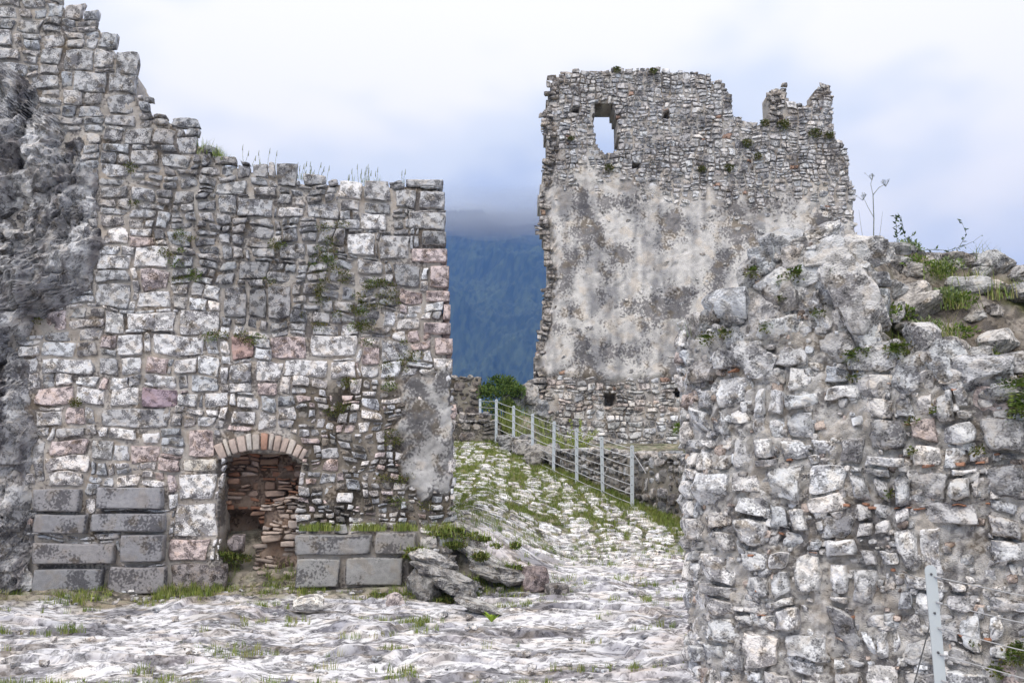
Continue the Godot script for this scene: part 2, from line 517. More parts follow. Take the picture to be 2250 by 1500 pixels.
func camera_and_light() -> void:
	var cam := Camera3D.new(); cam.name = "camera"
	cam.position = EYE; cam.rotation.x = PITCH
	cam.fov = rad_to_deg(2 * atan(750.0 / FOCAL)); cam.near = 0.1; cam.far = 9000.0
	add_child(cam); cam.current = true
	var env := Environment.new()
	env.background_mode = Environment.BG_SKY
	env.tonemap_mode = Environment.TONE_MAPPER_LINEAR
	env.tonemap_exposure = 1.25
	var pm := PanoramaSkyMaterial.new()
	pm.panorama = sky_picture()
	var sk := Sky.new(); sk.sky_material = pm
	env.sky = sk
	env.background_energy_multiplier = 1.0
	env.sdfgi_enabled = true; env.ssao_enabled = true; env.ssil_enabled = true
	env.fog_enabled = true; env.fog_density = 0.00024; env.fog_light_color = Color(0.37, 0.60, 1.0)
	env.volumetric_fog_enabled = true; env.volumetric_fog_density = 0.0
	var we := WorldEnvironment.new(); we.name = "world_environment"; we.environment = env
	add_child(we)
	var sun := DirectionalLight3D.new(); sun.name = "sun"
	sun.light_energy = 0.5; sun.light_angular_distance = 35.0; sun.light_color = Color(1.0, 0.97, 0.95)
	sun.rotation = Vector3(deg_to_rad(-48), deg_to_rad(-25), 0)
	sun.shadow_enabled = true
	add_child(sun)

func sky_picture() -> ImageTexture:
	var W := 1024; var H := 512
	var n := noise(FastNoiseLite.TYPE_SIMPLEX_SMOOTH, 1.0, 77, 5)
	var data := PackedFloat32Array(); data.resize(W * H * 3)
	var lin := func(r: float, g: float, b: float) -> Color: return Color(r / 255, g / 255, b / 255).srgb_to_linear()
	var white: Color = lin.call(253, 253, 254); var pale: Color = lin.call(226, 234, 246); var grey: Color = lin.call(196, 209, 233); var deep: Color = lin.call(172, 192, 226)
	for y in H:
		var el := PI / 2 - (y + 0.5) / H * PI
		for x in W:
			var az := (x + 0.5) / W * TAU
			var dir := Vector3(sin(az) * cos(el), sin(el), -cos(az) * cos(el))
			var c := 0.0
			var q := dir * Vector3(1.6, 3.4, 1.6)
			c = n.get_noise_3dv(q) * 0.75 + n.get_noise_3dv(q * 2.7 + Vector3(9, 3, 1)) * 0.25
			var e := rad_to_deg(el) + c * 24.0 + 4.0 + 6.0 * sin(az)
			var col: Color
			if e < 17: col = deep.lerp(grey, sm(11, 17, e))
			elif e < 23: col = grey.lerp(pale, sm(17, 23, e))
			else: col = pale.lerp(white, sm(23, 31, e)) * (1.0 + 0.55 * sm(32.0, 75.0, rad_to_deg(el)))
			var k := (y * W + x) * 3
			data[k] = col.r * 1.15; data[k + 1] = col.g * 1.11; data[k + 2] = col.b * 1.02
	return ImageTexture.create_from_image(Image.create_from_data(W, H, false, Image.FORMAT_RGBF, data.to_byte_array()))

# ---------- ground, path
func ground() -> void:
	var xs := PackedFloat32Array(); var zs := PackedFloat32Array()
	for x in [-70.0, -40.0, -24.0, -15.0, -11.0, -9.0]: xs.append(x)
	var x0 := -8.0
	while x0 < 5.6: xs.append(x0); x0 += 0.048
	for x in [6.0, 7.0, 9.0, 13.0, 22.0, 40.0, 70.0]: xs.append(x)
	for z in [40.0, 20.0, 8.0, 2.0, -1.0, -3.5, -5.5]: zs.append(z)
	var z0 := -6.4
	while z0 > -13.4: zs.append(z0); z0 -= 0.030
	while z0 > -25.5: zs.append(z0); z0 -= 0.09
	for z in [-26.5, -28.0, -32.0, -40.0, -60.0]: zs.append(z)
	var b := Buf.new()
	var white := Color(0.72, 0.72, 0.75); var grey := Color(0.36, 0.36, 0.40); var earth := Color(0.34, 0.29, 0.23); var pink := Color(0.62, 0.52, 0.50)
	var turf := Color(0.12, 0.15, 0.05)
	for z in zs:
		for x in xs:
			var y := ground_y(x, z)
			var st := strata(x, z)
			var bare := sm(14.6, 12.6, -z)
			var crack := st.y
			y += fbm.get_noise_2d(x * 0.45, z * 0.45) * 0.10 * bare + (st.x + soft.get_noise_2d(x * 2.2, z * 3.0) * 0.006) * (0.3 + 0.7 * bare)
			var col := mixc(white, grey, 0.95 * crack + 0.12 + 0.32 * fbm.get_noise_2d(x * 1.5, z * 3.5))
			col = mixc(col, pink, 0.25 * sm(0.25, 0.5, fbm.get_noise_2d(x * 0.5 + 9, z * 0.9)))
			col = mixc(col, earth, sm(0.20, 0.40, fbm.get_noise_2d(x * 1.1 - 5, z * 2.0 + 8)) * 0.32)
			var foot := -12.5 - 0.105 * (x + 0.78)
			col = mixc(col, mixc(earth, Color(0.20, 0.19, 0.12), 0.5 + fbm.get_noise_2d(x * 5, z * 5)), 0.85 * sm(0.95, 0.45, z - foot + 0.5 * fbm.get_noise_2d(x * 1.6, z * 1.6)) * sm(-0.3, -0.8, x))
			col = mixc(col, mixc(earth, turf, 0.55 + fbm.get_noise_2d(x * 3, z * 3)), sm(13.5, 15.0, -z) * 0.9)
			if absf(x) > 9 or z > -3 or z < -26: col = mixc(earth, turf, 0.6)
			b.add(Vector3(x, y, z), col)
	var nx := xs.size()
	for j in zs.size() - 1:
		for i in nx - 1:
			var k := j * nx + i
			b.quad(k, k + nx, k + nx + 1, k + 1)
	var g := part("ground", b, M.bed, self)
	tag(g, "bare white limestone bedrock split into bedding layers", "", "", "structure")
	var gv := Buf.new()
	for k in 900:
		var gx := rng.randf_range(-6.8, 1.7); var gz := -rng.randf_range(7.4, 12.6)
		var gf := -12.5 - 0.105 * (gx + 0.78)
		if gz < gf + 0.1 and gx < -0.4: continue
		var want := maxf(sm(1.0, 0.3, gz - gf), sm(0.12, 0.4, fbm.get_noise_2d(gx * 1.1 - 5, gz * 2.0 + 8)))
		if rng.randf() > want + 0.08: continue
		var gs := rng.randf_range(0.012, 0.04)
		add_rock(gv, Vector3(gx, ground_y(gx, gz) + 0.035 + gs * 0.3, gz), Vector3(gs * 1.3, gs * 0.8, gs * 1.2), Basis(Vector3.UP, rng.randf() * 6), vary(Color(0.66, 0.65, 0.65), 0.25), 2000 + k, {"n": 2, "cuts": 5})
	gv.flatten()
	var gm := part("gravel", gv, M.stone, self)
	tag(gm, "small pale stones strewn over the bedrock and soil", "gravel", "", "stuff")
	# cobbles of the ramp
	var path := Node3D.new(); path.name = "cobbled_path"; add_child(path)
	tag(path, "steep ramp paved with pale cobbles and grass", "", "", "structure")
	var place := func(u: float, v: float, d: float) -> Vector3: return Vector3(u, ground_y(u, -v) + d + 0.012, -v)
	var stones := []
	var size := func(c: Vector2) -> Vector2:
		if c.y > 13.3 and c.y < 15.2: return Vector2(0.34, 0.13)
		return Vector2(0.32, 0.22)
	cut(Rect2(-2.2, 12.55, 6.0, 11.2), [], size, stones)
	var kept := []
	for r in stones:
		var c: Vector2 = r.get_center()
		var right := 2.35 - (c.y - 17) * 0.407
		if c.x > right - 0.25: continue
		if c.y < 13.4 and c.x < 0.9: continue
		if c.y < 12.9 + 0.5 * sin(c.x * 3.0): continue
		if rng.randf() < 0.07: continue
		if fbm.get_noise_2d(c.x * 0.9, c.y * 0.6) > 0.36: continue
		kept.append(r)
	kept.sort_custom(func(p, q): return p.get_area() / (p.get_center().y * p.get_center().y) > q.get_area() / (q.get_center().y * q.get_center().y))
	var rest := Buf.new()
	for k in kept.size():
		var r: Rect2 = kept[k]
		var bb := rest if k >= 300 else Buf.new()
		var col := vary(Color(0.86, 0.85, 0.86), 0.10)
		add_stone(bb, place, r, col, {"n": 2, "front": rng.randf_range(0.015, 0.04), "back": -0.06, "round": rng.randf_range(0.1, 0.6), "jit": 0.3, "gap": rng.randf_range(0.008, 0.03), "warp": 0.08, "rough": 0.010, "tilt": 0.06, "bevel": 0.016, "facet": 0.12})
		if k < 300: part("cobble", bb, M.stone, path, "", k)
	if rest.v.size(): part("small_cobbles", rest, M.stone, path, "stuff")

func mountain() -> void:
	var b := Buf.new()
	# a wooded slope 1.6 to 3 km off, its lower part a wide valley floor; finely lumped where it can be seen
	var azs := PackedFloat32Array()
	var a := -70.0
	while a < -6.0: azs.append(a); a += 2.0
	while a < 6.0: azs.append(a); a += 0.07
	while a <= 70.0: azs.append(a); a += 2.0
	var ds := PackedFloat32Array()
	for d in [55.0, 150.0, 400.0, 800.0, 1100.0, 1300.0]: ds.append(d)
	var d0 := 1400.0
	while d0 < 2900.0: ds.append(d0); d0 += 5.0
	ds.append(3100.0); ds.append(3600.0)
	var na := azs.size()
	for d in ds:
		for az in azs:
			var dir := Vector3(sin(deg_to_rad(az)), 0, -cos(deg_to_rad(az)))
			var p := dir * d
			var top := 880.0 * (0.32 + 0.68 * sm(26.0, 3.0, az)) * (0.7 + 0.3 * sm(-60.0, -20.0, az))
			var y := -130.0 + (top + 130.0) * sm(1000.0, 3000.0, d)
			y += (fbm.get_noise_2d(p.x * 0.0016, p.z * 0.0016) * 90 + ridge.get_noise_2d(p.x * 0.0022, p.z * 0.0022) * 70) * sm(900, 1700, d)
			if d < 60: y = -14.5
			y = minf(y, 748.0 + 22.0 * fbm.get_noise_2d(p.x * 0.003, 5.0))
			var crown := 0.0
			if d > 1390 and d < 2890: crown = 1.0 - minf(1.0, cell.get_noise_2d(p.x * 0.12, p.z * 0.12) + 1.0)
			y += crown * 11.0
			var tone := fbm.get_noise_2d(p.x * 0.009, p.z * 0.009)
			var col := mixc(Color(0.030, 0.048, 0.030), Color(0.085, 0.115, 0.055), 0.35 + tone * 0.45 + 0.42 * block.get_noise_2d(p.x * 0.12, p.z * 0.12))
			b.add(Vector3(p.x, y, p.z), col)
	for j in ds.size() - 1:
		for i in na - 1:
			var k := j * na + i
			b.quad(k, k + na, k + na + 1, k + 1)
	var m := part("mountain", b, M.leaf, self)
	tag(m, "blue wooded mountainside fading into low cloud", "", "", "structure")
	var n := 0
	for k in 13:
		var az := deg_to_rad(-7.0 + k * 1.4); var d := 1350.0 + 60.0 * sin(k * 2.1)
		for layer in 2:                                    # a denser heart inside ever thinner veils
			var fm := FogMaterial.new(); fm.density = [0.0062, 0.0009][layer]; fm.albedo = Color(0.93, 0.96, 1.0)
			var fv := FogVolume.new(); fv.name = "cloud" if n == 0 else "cloud_%03d" % n
			fv.shape = RenderingServer.FOG_VOLUME_SHAPE_ELLIPSOID
			fv.size = Vector3(190.0 + 60.0 * sin(k * 1.3), 34.0 + 10.0 * cos(k * 1.7), 90.0) * [1.0, 2.3][layer]
			fv.size.z = 90.0 + 30.0 * layer
			fv.material = fm
			var el := deg_to_rad(16.35 + 0.25 * sin(k * 2.7) + 0.5 * layer)
			fv.position = Vector3(sin(az) * d, d * tan(el), -cos(az) * d)
			add_child(fv)
			tag(fv, "soft grey cloud hanging on the mountain top", "cloud", "clouds on the mountain")
			n += 1

func inside_poly(poly: PackedVector2Array, u: float, v: float) -> bool:
	return Geometry2D.is_point_in_polygon(Vector2(u, v), poly)

func line_at(list: PackedVector2Array, x: float, by_y := false) -> float:   # a polyline read as y(x), or x(y)
	for k in list.size() - 1:
		var a := list[k]; var c := list[k + 1]
		var p := a.y if by_y else a.x; var q := c.y if by_y else c.x
		if (x - p) * (x - q) <= 0 and p != q:
			var t := (x - p) / (q - p)
			return lerpf(a.x, c.x, t) if by_y else lerpf(a.y, c.y, t)
	var first := list[0]; var last := list[list.size() - 1]
	var near_first := absf(x - (first.y if by_y else first.x)) < absf(x - (last.y if by_y else last.x))
	var e := first if near_first else last
	return e.x if by_y else e.y

func point_px(px: float, py: float, depth: float) -> Vector3:
	var dir := Vector3((px - 1125.0) / FOCAL, -(py - 750.0) / FOCAL, -1).rotated(Vector3.RIGHT, PITCH)
	return EYE + dir * (depth / -dir.z)

# lays the stones of a wall: the largest as parts of their own, the rest joined
func lay(wall: Node3D, called: String, list: Array, place: Callable, mat: Material, most: int) -> void:
	list.sort_custom(func(p, q): return p[0].get_area() > q[0].get_area())
	var rest := Buf.new()
	for k in list.size():
		var b := rest if k >= most else Buf.new()
		add_stone(b, place, list[k][0], list[k][1], list[k][2])
		if k < most: part(called, b, mat, wall, "", k)
	if rest.v.size(): part("small_" + called + "s", rest, mat, wall, "stuff")

# ---------- the wall on the left
func left_wall() -> void:
	var F := Face.new(Vector3(-0.78, 0, -12.5), Vector3(cos(0.105), 0, -sin(0.105)))
	var wall := thing("ruined_wall", "tall ruined wall of coursed grey stone with an arched brick niche at its foot", "wall", F.at(-2.5, 0.2, 0))
	var outline := F.poly([-260, -90, 90, -60, 130, -15, 165, 20, 215, 35, 240, 75, 245, 95, 258, 110, 300, 125, 303, 205, 335, 215, 335, 248, 400, 258, 415, 285, 440, 300, 490, 342, 520, 352, 605, 362, 655, 384, 720, 388, 890, 392, 977, 394,
		983, 520, 990, 700, 998, 830, 1003, 1000, 1008, 1120, 1012, 1180, 1012, 1345, -260, 1345])
	var niche := F.poly([480, 1345, 480, 1014, 505, 1000, 570, 990, 628, 998, 654, 1014, 654, 1345])
	var edge := F.poly([977, 394, 983, 520, 990, 700, 998, 830, 1003, 1000, 1008, 1120, 1012, 1345])
	var top_line := F.poly([500, 347, 520, 352, 605, 362, 655, 384, 720, 388, 890, 392, 977, 394])
	var cliff_line := F.poly([-60, 100, 0, 130, 60, 180, 120, 240, 190, 300, 222, 420, 225, 560, 190, 640, 95, 720, 74, 790, 72, 1340])
	var grey_zone := F.poly([330, 150, 260, 330, 300, 420, 380, 480, 380, 600, 480, 620, 490, 720, 640, 720, 850, 700, 870, 560, 900, 380, 480, 330])
	var rough_zone := F.poly([640, 850, 780, 830, 880, 830, 880, 1000, 1015, 1080, 1015, 1160, 640, 1160])
	var render_zone := F.poly([893, 825, 990, 818, 998, 1095, 905, 1080, 880, 960])
	var W := Color(0.80, 0.79, 0.80); var G := Color(0.55, 0.55, 0.565); var D := Color(0.37, 0.37, 0.385)
	var P := Color(0.68, 0.58, 0.57); var V := Color(0.42, 0.33, 0.38); var B := Color(0.70, 0.66, 0.60)
	var place := func(u: float, v: float, d: float) -> Vector3: return F.at(u, v, d)
	# stones that stand out, as the photograph shows them
	var hand := [
		[385, 1040, 478, 1098, W], [380, 1102, 480, 1178, W], [370, 1180, 460, 1233, P], [370, 1235, 498, 1304, Color(0.34, 0.31, 0.31)], [400, 1002, 478, 1036, B], [410, 945, 474, 1000, P],
		[225, 683, 277, 735, Color(0.76, 0.76, 0.77)], [280, 683, 385, 728, W], [390, 678, 485, 737, W], [255, 737, 318, 782, W], [333, 737, 455, 782, W], [290, 540, 368, 590, W], [215, 555, 288, 592, W], [205, 622, 285, 676, G], [300, 641, 375, 675, W],
		[85, 787, 208, 822, W], [212, 787, 257, 822, G], [262, 785, 310, 822, W], [316, 785, 372, 822, P], [382, 786, 436, 824, W], [385, 860, 437, 895, Color(0.76, 0.76, 0.77)], [448, 862, 500, 895, W], [313, 850, 390, 895, V], [72, 850, 165, 890, P], [170, 852, 232, 892, W], [238, 850, 308, 892, W],
		[75, 900, 138, 935, W], [143, 897, 192, 935, P], [215, 895, 378, 942, G], [505, 742, 560, 790, Color(0.5, 0.36, 0.34)], [590, 740, 678, 785, P], [682, 735, 785, 783, W], [795, 762, 840, 802, P], [500, 798, 556, 842, W], [560, 790, 618, 842, W], [615, 786, 720, 830, W], [725, 790, 785, 832, W],
		[525, 572, 592, 618, D], [493, 626, 540, 700, D], [541, 634, 587, 700, Color(0.3, 0.3, 0.31)], [588, 626, 640, 702, D],
		[90, 105, 135, 141, G], [138, 112, 208, 152, G], [240, 160, 302, 206, G], [255, 115, 301, 165, G], [155, 152, 238, 205, G], [225, 250, 295, 273, G], [272, 280, 335, 320, G], [230, 282, 270, 312, G], [350, 340, 418, 368, G], [285, 330, 350, 365, G], [388, 300, 432, 340, G],
		[740, 396, 798, 440, W], [800, 391, 858, 440, G], [863, 416, 915, 455, G], [605, 360, 655, 408, D], [665, 381, 716, 402, G], [520, 364, 553, 395, D], [557, 360, 590, 392, G], [675, 447, 748, 480, G], [750, 443, 793, 463, G], [800, 444, 857, 468, D], [790, 465, 850, 505, W], [740, 480, 790, 505, G], [700, 480, 738, 505, G], [765, 512, 825, 560, W], [833, 515, 903, 570, G], [862, 580, 928, 630, D], [785, 570, 840, 602, G], [645, 535, 668, 560, D], [610, 535, 668, 565, G], [555, 540, 602, 562, G],
		[480, 430, 525, 467, G], [525, 440, 600, 475, G], [610, 458, 670, 478, W], [470, 398, 545, 430, G],
		[500, 840, 553, 868, W], [560, 845, 615, 870, P], [515, 875, 565, 900, W], [505, 903, 560, 930, W], [700, 985, 745, 1010, G],
		[72, 960, 100, 1066, G], [110, 965, 190, 998, P], [195, 970, 250, 1010, G], [285, 975, 352, 1022, P], [120, 940, 185, 960, G], [235, 942, 300, 968, W], [308, 948, 352, 972, W]]
	var quoins := [[890, 394, 977, 413, G], [920, 420, 979, 458, G], [893, 464, 981, 505, G], [925, 508, 983, 541, D], [903, 545, 985, 577, P], [943, 583, 988, 632, P], [935, 637, 990, 665, P], [972, 669, 991, 705, P], [930, 709, 993, 737, P], [955, 743, 996, 780, P], [950, 785, 997, 822, W]]
	var blocks := [[75, 1073, 182, 1124], [217, 1068, 362, 1119], [77, 1127, 198, 1173], [202, 1127, 366, 1168], [75, 1190, 257, 1240], [268, 1172, 367, 1234], [75, 1247, 232, 1310], [240, 1241, 369, 1304]]
	var bench := [[650, 1172, 822, 1217], [825, 1166, 914, 1214], [655, 1222, 752, 1287], [760, 1219, 888, 1283], [660, 1291, 735, 1318], [740, 1289, 800, 1315], [805, 1287, 892, 1313]]
	var laid := []
	for h in hand: laid.append(F.rect(h[0], h[1], h[2], h[3]))
	for q in quoins: laid.append(F.rect(q[0], q[1], q[2], q[3]))
	for q in blocks: laid.append(F.rect(q[0], q[1], q[2], q[3]))
	for q in bench: laid.append(F.rect(q[0], q[1], q[2], q[3]))
	laid.append(F.rect(482, 1000, 652, 1345)); laid.append(F.rect(476, 960, 660, 1000)); laid.append(F.rect(500, 948, 640, 962))
	var size := func(c: Vector2) -> Vector2:
		if inside_poly(rough_zone, c.x, c.y): return Vector2(0.15, 0.10)
		if inside_poly(grey_zone, c.x, c.y): return Vector2(0.23, 0.145)
		return Vector2(0.275, 0.17)
	var cuts := []
	var p0 := F.hit(-260, 1345); var p1 := F.hit(1012, -90)
	cut(Rect2(p0.x - 0.3, 0.05, p1.x - p0.x + 0.6, 8.6), laid, size, cuts)
	var list := []
	for q in cuts:
		var r: Rect2 = q
		var c := r.get_center()
		var e := line_at(edge, c.y, true)
		if r.end.x > e: r.size.x = e - r.position.x
		if r.size.x < 0.05 or r.size.y < 0.04: continue
		c = r.get_center()
		var cap := c.x > top_line[0].x and r.position.y < line_at(top_line, c.x) - 0.06
		if not (cap or inside_poly(outline, c.x, c.y)) or c.x > edge[0].x + 0.3 or c.x < line_at(cliff_line, c.y, true) - 0.16: continue
		var topv := line_at(top_line, c.x)
		if c.x > top_line[0].x and r.end.y > topv and r.position.y < topv - 0.06:
			r.size.y = topv - r.position.y; c = r.get_center()
		var rendered := inside_poly(render_zone, c.x, c.y)
		if rendered and rng.randf() < 0.45: continue
		var col := vary(W, 0.16)
		var o := {"n": 3, "front": rng.randf_range(0.002, 0.042), "round": rng.randf_range(0.0, 0.25), "jit": 0.17, "gap": rng.randf_range(0.003, 0.013), "tilt": 0.10, "facet": 0.16, "warp": 0.06, "bevel": 0.015}
		if rendered:
			o.front = rng.randf_range(0.02, 0.05); o.round = 0.6; o.gap = 0.02; o.facet = 0.1
		elif inside_poly(rough_zone, c.x, c.y):
			col = vary([W, G, P, G, Color(0.30, 0.28, 0.26)][rng.randi() % 5], 0.2); o.front = rng.randf_range(-0.02, 0.06); o.jit = 0.3; o.n = 2
		elif inside_poly(grey_zone, c.x, c.y):
			col = vary(D.lerp(G, rng.randf()), 0.15); o.jit = 0.22; o.facet = 0.35; o.front = rng.randf_range(0.015, 0.075); o.gap = rng.randf_range(0.004, 0.018)
		elif c.y > 5.0: col = vary(G, 0.2)
		elif rng.randf() < 0.10: col = vary(P, 0.15)
		elif rng.randf() < 0.25: col = vary(G, 0.2)
		list.append([r, col, o])
	for k in hand.size():
		list.append([F.rect(hand[k][0], hand[k][1], hand[k][2], hand[k][3]), vary(hand[k][4], 0.06), {"n": 4, "front": rng.randf_range(0.015, 0.04), "round": rng.randf_range(0.0, 0.18), "jit": 0.11, "gap": 0.006, "warp": 0.035, "tilt": 0.06, "facet": 0.10, "bevel": 0.016}])
	lay(wall, "stone", list, place, M.stone, 300)
	var n := 0
	for q in quoins:
		var b := Buf.new()
		add_stone(b, place, F.rect(q[0], q[1], q[2], q[3]), vary(q[4], 0.08), {"n": 4, "front": rng.randf_range(0.03, 0.05), "back": -0.5, "round": 0.08, "jit": 0.04, "gap": 0.009, "warp": 0.012, "tilt": 0.03, "facet": 0.05})
		part("quoin", b, M.stone, wall, "", n); n += 1
	n = 0
	for q in blocks:
		var b := Buf.new()
		add_stone(b, place, F.rect(q[0], q[1], q[2], q[3]), vary(Color(0.36, 0.36, 0.385), 0.10), {"n": 5, "front": rng.randf_range(0.11, 0.15), "back": -0.1, "round": 0.06, "jit": 0.04, "gap": 0.008, "warp": 0.014, "rough": 0.007, "tilt": 0.02, "facet": 0.03, "bevel": 0.022})
		part("ashlar_block", b, M.ashlar, wall, "", n); n += 1
	for q in bench:
		var b := Buf.new()
		add_stone(b, place, F.rect(q[0], q[1], q[2], q[3]), vary(Color(0.38, 0.38, 0.385), 0.10), {"n": 5, "front": rng.randf_range(0.34, 0.38), "back": -0.1, "round": 0.05, "jit": 0.03, "gap": 0.008, "warp": 0.014, "rough": 0.009, "tilt": 0.02, "facet": 0.03, "bevel": 0.025})
		part("ashlar_block", b, M.ashlar, wall, "", n); n += 1
	# mortar and core
	var inside := func(u: float, v: float) -> bool:
		if inside_poly(niche, u, v): return false
		if inside_poly(render_zone, u, v): return true
		return inside_poly(outline, u, v) and inside_poly(outline, u + 0.10, v) and inside_poly(outline, u + 0.05, v + 0.12)
	var bench_box := F.rect(655, 1178, 905, 1318)
	var in_render := func(u: float, v: float) -> bool: return inside_poly(render_zone, u + 0.22 * fbm.get_noise_2d(u * 2.2, v * 2.2), v + 0.25 * fbm.get_noise_2d(u * 2.2 + 9, v * 2.2))
	var relief := func(u: float, v: float) -> float:
		var d := fbm.get_noise_2d(u * 4, v * 4) * 0.022 + ridge.get_noise_2d(u * 11, v * 11) * 0.012 - 0.016
		if in_render.call(u, v): d += 0.065 + 0.030 * ridge.get_noise_2d(u * 9, v * 9) + 0.03 * fbm.get_noise_2d(u * 3, v * 3)
		if bench_box.has_point(Vector2(u, v)): d += 0.28
		return d
	var tint := func(u: float, v: float, _d: float) -> Color:
		var k := fbm.get_noise_2d(u * 2, v * 2)
		if in_render.call(u, v): return mixc(Color(0.78, 0.78, 0.79), Color(0.38, 0.38, 0.39), 0.3 + k + 0.5 * ridge.get_noise_2d(u * 7, v * 7))
		if inside_poly(rough_zone, u, v): return mixc(Color(0.42, 0.38, 0.34), Color(0.20, 0.18, 0.15), 0.5 + k * 1.2)
		return mixc(Color(0.74, 0.70, 0.67), Color(0.50, 0.46, 0.43), 0.4 + k)
	part("mortar_core", core(F, Rect2(p0.x - 0.2, 0.02, p1.x - p0.x + 0.5, 8.4), 0.05, inside, relief, tint, 0.9), M.mortar, wall)
	# the brick arch over the niche
	var ac := F.hit(567, 1177); var rad := F.hit(567, 990).y - ac.y; var ring := 0.25
	var av := func(a: float, r: float, d: float) -> Vector3: return F.at(ac.x + r * sin(a / rad), ac.y + r * cos(a / rad), d)
	var a0 := -rad * 0.50
	n = 0
	while a0 < rad * 0.50:
		var wd := rng.randf_range(0.045, 0.11)
		var b := Buf.new()
		var rr := ring * (1.0 if a0 < rad * 0.3 else rng.randf_range(0.5, 0.9))
		add_stone(b, av, Rect2(a0, rad, wd, rr * rng.randf_range(0.86, 1.0)), vary([Color(0.62, 0.51, 0.46), Color(0.64, 0.57, 0.52), Color(0.54, 0.32, 0.24), Color(0.68, 0.64, 0.60)][[0, 0, 1, 1, 2, 3][rng.randi() % 6]], 0.12), {"n": 2, "front": rng.randf_range(0.02, 0.045), "back": -0.25, "round": 0.1, "jit": 0.12, "gap": 0.005, "warp": 0.0, "rough": 0.008, "bevel": 0.012})
		part("arch_brick", b, M.brick, wall, "", n); n += 1
		a0 += wd
	# inside the niche: brick back, broken masonry below
	var back_cuts := []
	cut(F.rect(474, 985, 660, 1345), [], func(_c): return Vector2(0.19, 0.068), back_cuts)
	var bricks := []
	var hollow := F.poly([474, 1128, 545, 1128, 560, 1160, 560, 1345, 474, 1345])
	var low := F.poly([575, 1110, 665, 1080, 665, 1345, 548, 1345, 560, 1200])
	for q in back_cuts:
		var r: Rect2 = q
		var c := r.get_center()
		if inside_poly(hollow, c.x, c.y): continue
		var f := -0.50 + fbm.get_noise_2d(c.x * 2, c.y * 2) * 0.20 + rng.randf_range(-0.04, 0.04)
		if rng.randf() < 0.04: continue
		var col := vary([Color(0.42, 0.22, 0.15), Color(0.50, 0.33, 0.26), Color(0.54, 0.42, 0.37), Color(0.36, 0.25, 0.20)][rng.randi() % 4], 0.2)
		if inside_poly(low, c.x, c.y):
			f = -0.22 + fbm.get_noise_2d(c.x * 3, c.y * 3) * 0.22; col = vary(Color(0.58, 0.49, 0.44), 0.15)
		bricks.append([r, col, {"n": 2, "front": f, "back": f - 0.25, "round": 0.2, "jit": 0.25, "gap": 0.004, "warp": 0.05, "rough": 0.014, "bevel": 0.014, "tilt": 0.2}])
	lay(wall, "brick", bricks, place, M.brick, 300)
	var nb := core(F, F.rect(468, 980, 666, 1345), 0.06, func(_u, _v): return true, func(u, v): return (-0.27 if inside_poly(low, u, v) else -0.82 if inside_poly(hollow, u, v) else -0.56) + 0.06 * fbm.get_noise_2d(u * 4, v * 4), func(u, v, _d): return mixc(Color(0.46, 0.36, 0.30), Color(0.30, 0.22, 0.18), 0.5 + fbm.get_noise_2d(u * 3, v * 3)), 1.1)
	part("niche_back", nb, M.mortar, wall)
	var sb := Buf.new()
	add_rock(sb, F.at(F.hit(515, 1195).x, F.hit(515, 1195).y, -0.12), Vector3(0.13, 0.14, 0.2), Basis(Vector3.UP, 0.2), Color(0.38, 0.33, 0.33), 3, {"rough": 0.05})
	part("fallen_stone", sb, M.stone, wall)
	# the cliff that the wall is built against
	var cb := Buf.new()
	var res := 0.036
	var v0 := 0.0; var vtop := F.hit(0, 118).y
	var nv := int((vtop - v0) / res); var nu := 92
	for y in nv + 1:
		var v := v0 + y * res
		var ub := line_at(cliff_line, v, true) + 0.10 * fbm.get_noise_2d(v * 2.0, 4.0)
		for x in nu + 1:
			var inn := (x * 1.0 / nu) * (x * 1.0 / nu) * 2.2 + x * 0.016
			var u := ub - inn
			var dg := u * 0.8 + v * 0.6; var dn := -u * 0.6 + v * 0.8
			var rel := fbm.get_noise_2d(u * 0.9, v * 0.7) * 0.24 + block.get_noise_2d(dg * 1.5 + fbm.get_noise_2d(u * 2, v * 2) * 0.3, dn * 2.6) * 0.11 + block.get_noise_2d(dg * 4 + 5, dn * 7 + fbm.get_noise_2d(u * 5, v * 5) * 0.4) * 0.05 - ridge.get_noise_2d(u * 2.1 + 5, v * 1.1) * 0.09 + fbm.get_noise_2d(u * 9, v * 9) * 0.02
			var gash := sm(0.45, 0.9, ridge.get_noise_2d(dg * 0.55 + 3, dn * 1.5 + fbm.get_noise_2d(u * 1.5, v * 1.5) * 0.3)) + 0.6 * sm(0.5, 0.9, ridge.get_noise_2d(u * 2.6 + 7, v * 1.6))
			rel -= gash * 0.11
			var d := -0.05 + 0.36 * (1 - exp(-inn / 0.25)) + rel * (0.35 + 0.65 * sm(0, 0.4, inn)) + 0.10 * maxf(0.0, 1.8 - v)
			var k := fbm.get_noise_2d(u * 1.4 + 3, v * 1.1)
			var col := mixc(Color(0.33, 0.33, 0.345), Color(0.72, 0.72, 0.73), 0.22 + k * 1.8)
			col = mixc(col, Color(0.16, 0.15, 0.16), clampf(sm(0.05, 0.4, fbm.get_noise_2d(u * 4.5 + 8, v * 0.9)) * 0.75, 0, 0.8))
			cb.add(F.at(u, v, d), col)
	for y in nv:
		for x in nu:
			var k := y * (nu + 1) + x
			cb.quad(k + 1, k + nu + 2, k + nu + 1, k)
	cb.flatten()
	var cl := part("cliff", cb, M.cliff, self)
	tag(cl, "grey natural cliff face rising beside the coursed wall", "", "", "structure")

